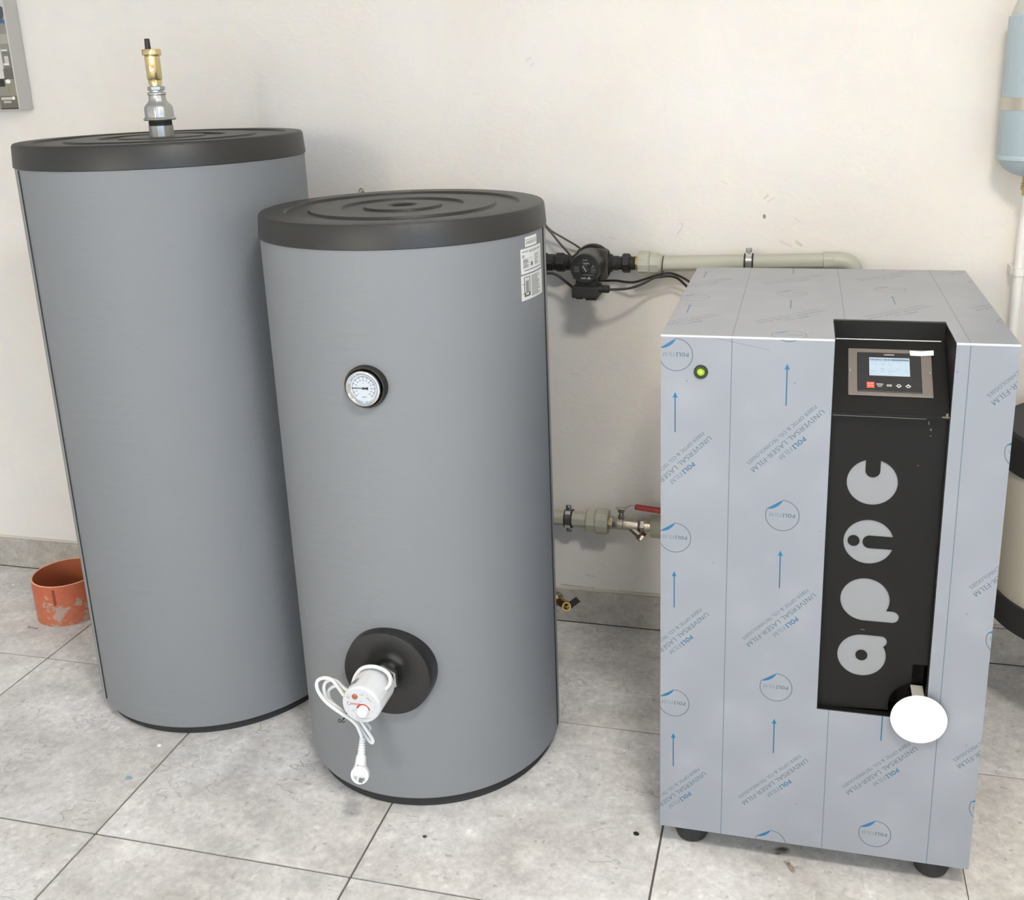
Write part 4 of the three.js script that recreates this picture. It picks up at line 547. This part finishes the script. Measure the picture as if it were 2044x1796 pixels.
// ------------------------------------------------------------------ left edge: photo panel, orange pipe section
{
  const f = thing('photo_panel', 'white box canvas with a collage of machine photographs, cut off by the left edge', 'picture', [-2.497, 1.504, 0]);
  mesh('box_frame', rbox(0.6, 0.8, 0.0565, 0.003, 0, 0.4, 0.0285, 2), std(0xc9c6be, 0.6), f);
  const art = canvasTex(600, 800, (x, w, h) => {
    x.fillStyle = '#c4c1b8'; x.fillRect(0, 0, w, h); const px = (a, b, c, d, col) => { x.fillStyle = col; x.fillRect(a, b, c, d); };
    for (let i = 0; i < 12; i++) px(10 + (i % 4) * 148, 10 + Math.floor(i / 4) * 268, 140, 260, ['#8f8c84', '#a8a59c', '#7c7a72', '#b5b2aa'][i % 4]);
    // the corner that shows: a wall of small machinery in greys, a blue hose, pale pipe ends
    px(470, 520, 130, 280, '#8d8a80'); px(560, 410, 40, 62, '#6d6a62'); px(566, 420, 14, 40, '#8a877e'); px(556, 470, 44, 30, '#b9b6af');
    x.fillStyle = '#d5d3cc'; x.beginPath(); x.moveTo(520, 590); x.lineTo(600, 490); x.lineTo(600, 410); x.lineTo(520, 410); x.fill();
    x.strokeStyle = '#4b4f57'; x.lineWidth = 16; x.beginPath(); x.moveTo(600, 520); x.quadraticCurveTo(585, 560, 560, 575); x.stroke(); x.strokeStyle = '#47618a'; x.lineWidth = 10; x.beginPath(); x.moveTo(600, 560); x.quadraticCurveTo(580, 552, 545, 566); x.stroke();
    px(570, 592, 30, 26, '#a7a498'); px(545, 610, 25, 120, '#cfccc4'); px(574, 640, 26, 46, '#75736b'); px(578, 652, 14, 26, '#c8c6be'); px(572, 634, 20, 4, '#ddd'); px(572, 672, 20, 5, '#e4e2da'); px(568, 686, 32, 30, '#67655d'); px(545, 714, 30, 22, '#2e2c28');
    px(566, 716, 34, 46, '#8f8a7a'); x.fillStyle = '#efeee8'; x.beginPath(); x.ellipse(578, 722, 9, 6, 0, 0, 7); x.fill(); x.strokeStyle = '#8b8240'; x.lineWidth = 3; x.beginPath(); x.moveTo(574, 732); x.lineTo(578, 756); x.stroke();
    px(540, 762, 60, 38, '#6f675c'); px(545, 766, 40, 7, '#c9c6be'); px(552, 776, 26, 6, '#b8b4ac'); x.fillStyle = '#f0efe9'; x.beginPath(); x.arc(588, 769, 5, 0, 7); x.fill(); px(540, 796, 60, 4, '#3b3630');
  });
  mesh('print', uvFrom(box(0.594, 0.794, 0.0006, 0, 0.4, 0.0569), (x, y) => [(x + 0.297) / 0.594, (y - 0.003) / 0.794]), std(0xffffff, 0.6, 0, { map: art }), f);

  const cem = fbm(512, 17, 4, 5, 994, 0.62), cem2 = fbm(512, 40, 14, 4, 991, 0.65);
  const ot = dataTex(512, (i, c) => { const y = Math.floor(i / 512) / 512, k = cem[i] + (cem2[i] - 0.5) * 0.35, m = k > 0.52 + Math.max(0, y - 0.3) * 0.5 ? Math.min(1, (k - 0.52 - Math.max(0, y - 0.3) * 0.5) * 26) : 0, haze = Math.max(0, 0.75 - y) * 0.4 * cem2[i]; const a = m * 0.85 + (1 - m) * haze, n = 0.94 + cem2[i] * 0.12; c[0] = (190 * (1 - a) + 172 * a) * n; c[1] = (100 * (1 - a) + 158 * a) * n; c[2] = (68 * (1 - a) + 145 * a) * n; });
  const o = thing('drain_pipe_offcut', 'short orange plastic pipe offcut smeared with cement, standing on the floor by the left tank', 'pipe', [-2.152, 0, 0.242]);
  const r = 0.1, w = 0.0052, hh = 0.132;
  mesh('pipe_wall', new THREE.LatheGeometry([[r, 0.001], [r, hh - 0.001]].map((q) => new THREE.Vector2(...q)), 80), std(0xffffff, 0.5, 0, { map: ot, side: THREE.DoubleSide }), o);
  mesh('pipe_inside', new THREE.LatheGeometry([[r - w, hh - 0.001], [r - w, 0.001]].map((q) => new THREE.Vector2(...q)), 80), std(0xb5623f, 0.5, 0, { side: THREE.DoubleSide }), o);
  mesh('cut_rim', lathe([[r - w, hh - 0.0012], [r - w + 0.0008, hh], [r - 0.0008, hh], [r, hh - 0.0012]], 80), std(0xecb898, 0.6), o).userData.label = 'pale cut rim';
  mesh('lower_rim', lathe([[r, 0.0012], [r, 0], [r - w, 0], [r - w, 0.0012]], 80), std(0xa8948a, 0.8), o);
  mesh('print_mark', curved(r, 33, 38, 0.07, 0.122, 0.0003, 4).rotateY(-0.35), std(0x8d3f24, 0.6), o);
}

// ------------------------------------------------------------------ litter on the floor
{
  const s = thing('screw', 'small metal screw lying on the floor in front of the orange pipe offcut', 'screw', [-2.2, 0.0032, 0.362]);
  mesh('shank', [rod([-0.012, 0, 0], [0.017, -0.001, 0.001], 0.0022, 14)], M.steel, s); mesh('head', rod([-0.0155, 0, 0], [-0.012, 0, 0], 0.0034, 18, 0.0008), M.steel, s);
  const crumb = (r, seed) => { const g = new THREE.IcosahedronGeometry(r, 1), p = g.attributes.position; for (let i = 0; i < p.count; i++) { const k = 0.75 + 0.5 * Math.abs(Math.sin(p.getX(i) * 9000 + p.getY(i) * 7000 + seed)); p.setXYZ(i, p.getX(i) * k * 1.3, p.getY(i) * 0.5 * k, p.getZ(i) * k); } g.computeVertexNormals(); return g; };
  const bits = [[-1.4822, 0.7932, 0.0042, 0xf4f2ea, 'white plaster crumb on the floor in front of the tall tank'], [-2.4617, 0.1324, 0.0045, 0xe6e2d8, 'white plaster crumb near the skirting at the left edge'], [-0.2915, 0.8549, 0.0046, 0x1f1e1d, 'black crumb on the floor left of the boiler foot'], [-1.4812, 0.9185, 0.006, 0x93b4b8, 'pale blue paint flake on the floor beside a tile joint'], [-0.73, 0.957, 0.0035, 0x4a463f, 'dark crumb on the floor in front of the middle tank']];
  for (const [x, z, r, col, label] of bits) { const c = tag(mesh(col === 0x93b4b8 ? 'paint_flake' : 'crumb', crumb(r, x * 10), std(col, 0.8)), label, col === 0x93b4b8 ? 'paint flake' : 'crumb'); c.position.set(x, r * (col === 0x93b4b8 ? 0.12 : 0.38), z); if (col === 0x93b4b8) c.scale.y = 0.25; }
}

{
  const stain = (name, x, z, w, d, turn, col, seed) => {
    const t = canvasTex(128, 128, (c) => { const k = seedN; seedN = seed; for (let i = 0; i < 26; i++) { const a = 64 + (rnd() - 0.5) * 60, b = 64 + (rnd() - 0.5) * 60, r = 10 + rnd() * 20, g = c.createRadialGradient(a, b, 0, a, b, r); g.addColorStop(0, col.replace('A', '0.22')); g.addColorStop(1, col.replace('A', '0')); c.fillStyle = g; c.fillRect(0, 0, 128, 128); } seedN = k; });
    const m = mesh(name, new THREE.PlaneGeometry(w, d).rotateX(-Math.PI / 2), std(0xffffff, 0.6, 0, { map: t, transparent: true }), scene.getObjectByName('floor')); m.position.set(x, 0.0004, z); m.rotation.y = turn; m.castShadow = false;
  };
  stain('stain', 0.006, 0.842, 0.06, 0.035, 0.3, 'rgba(84,74,60,A)', 5); stain('stain', 0.026, 0.882, 0.022, 0.055, 0.5, 'rgba(142,98,66,A)', 8);
}
renderer.render(scene, camera);
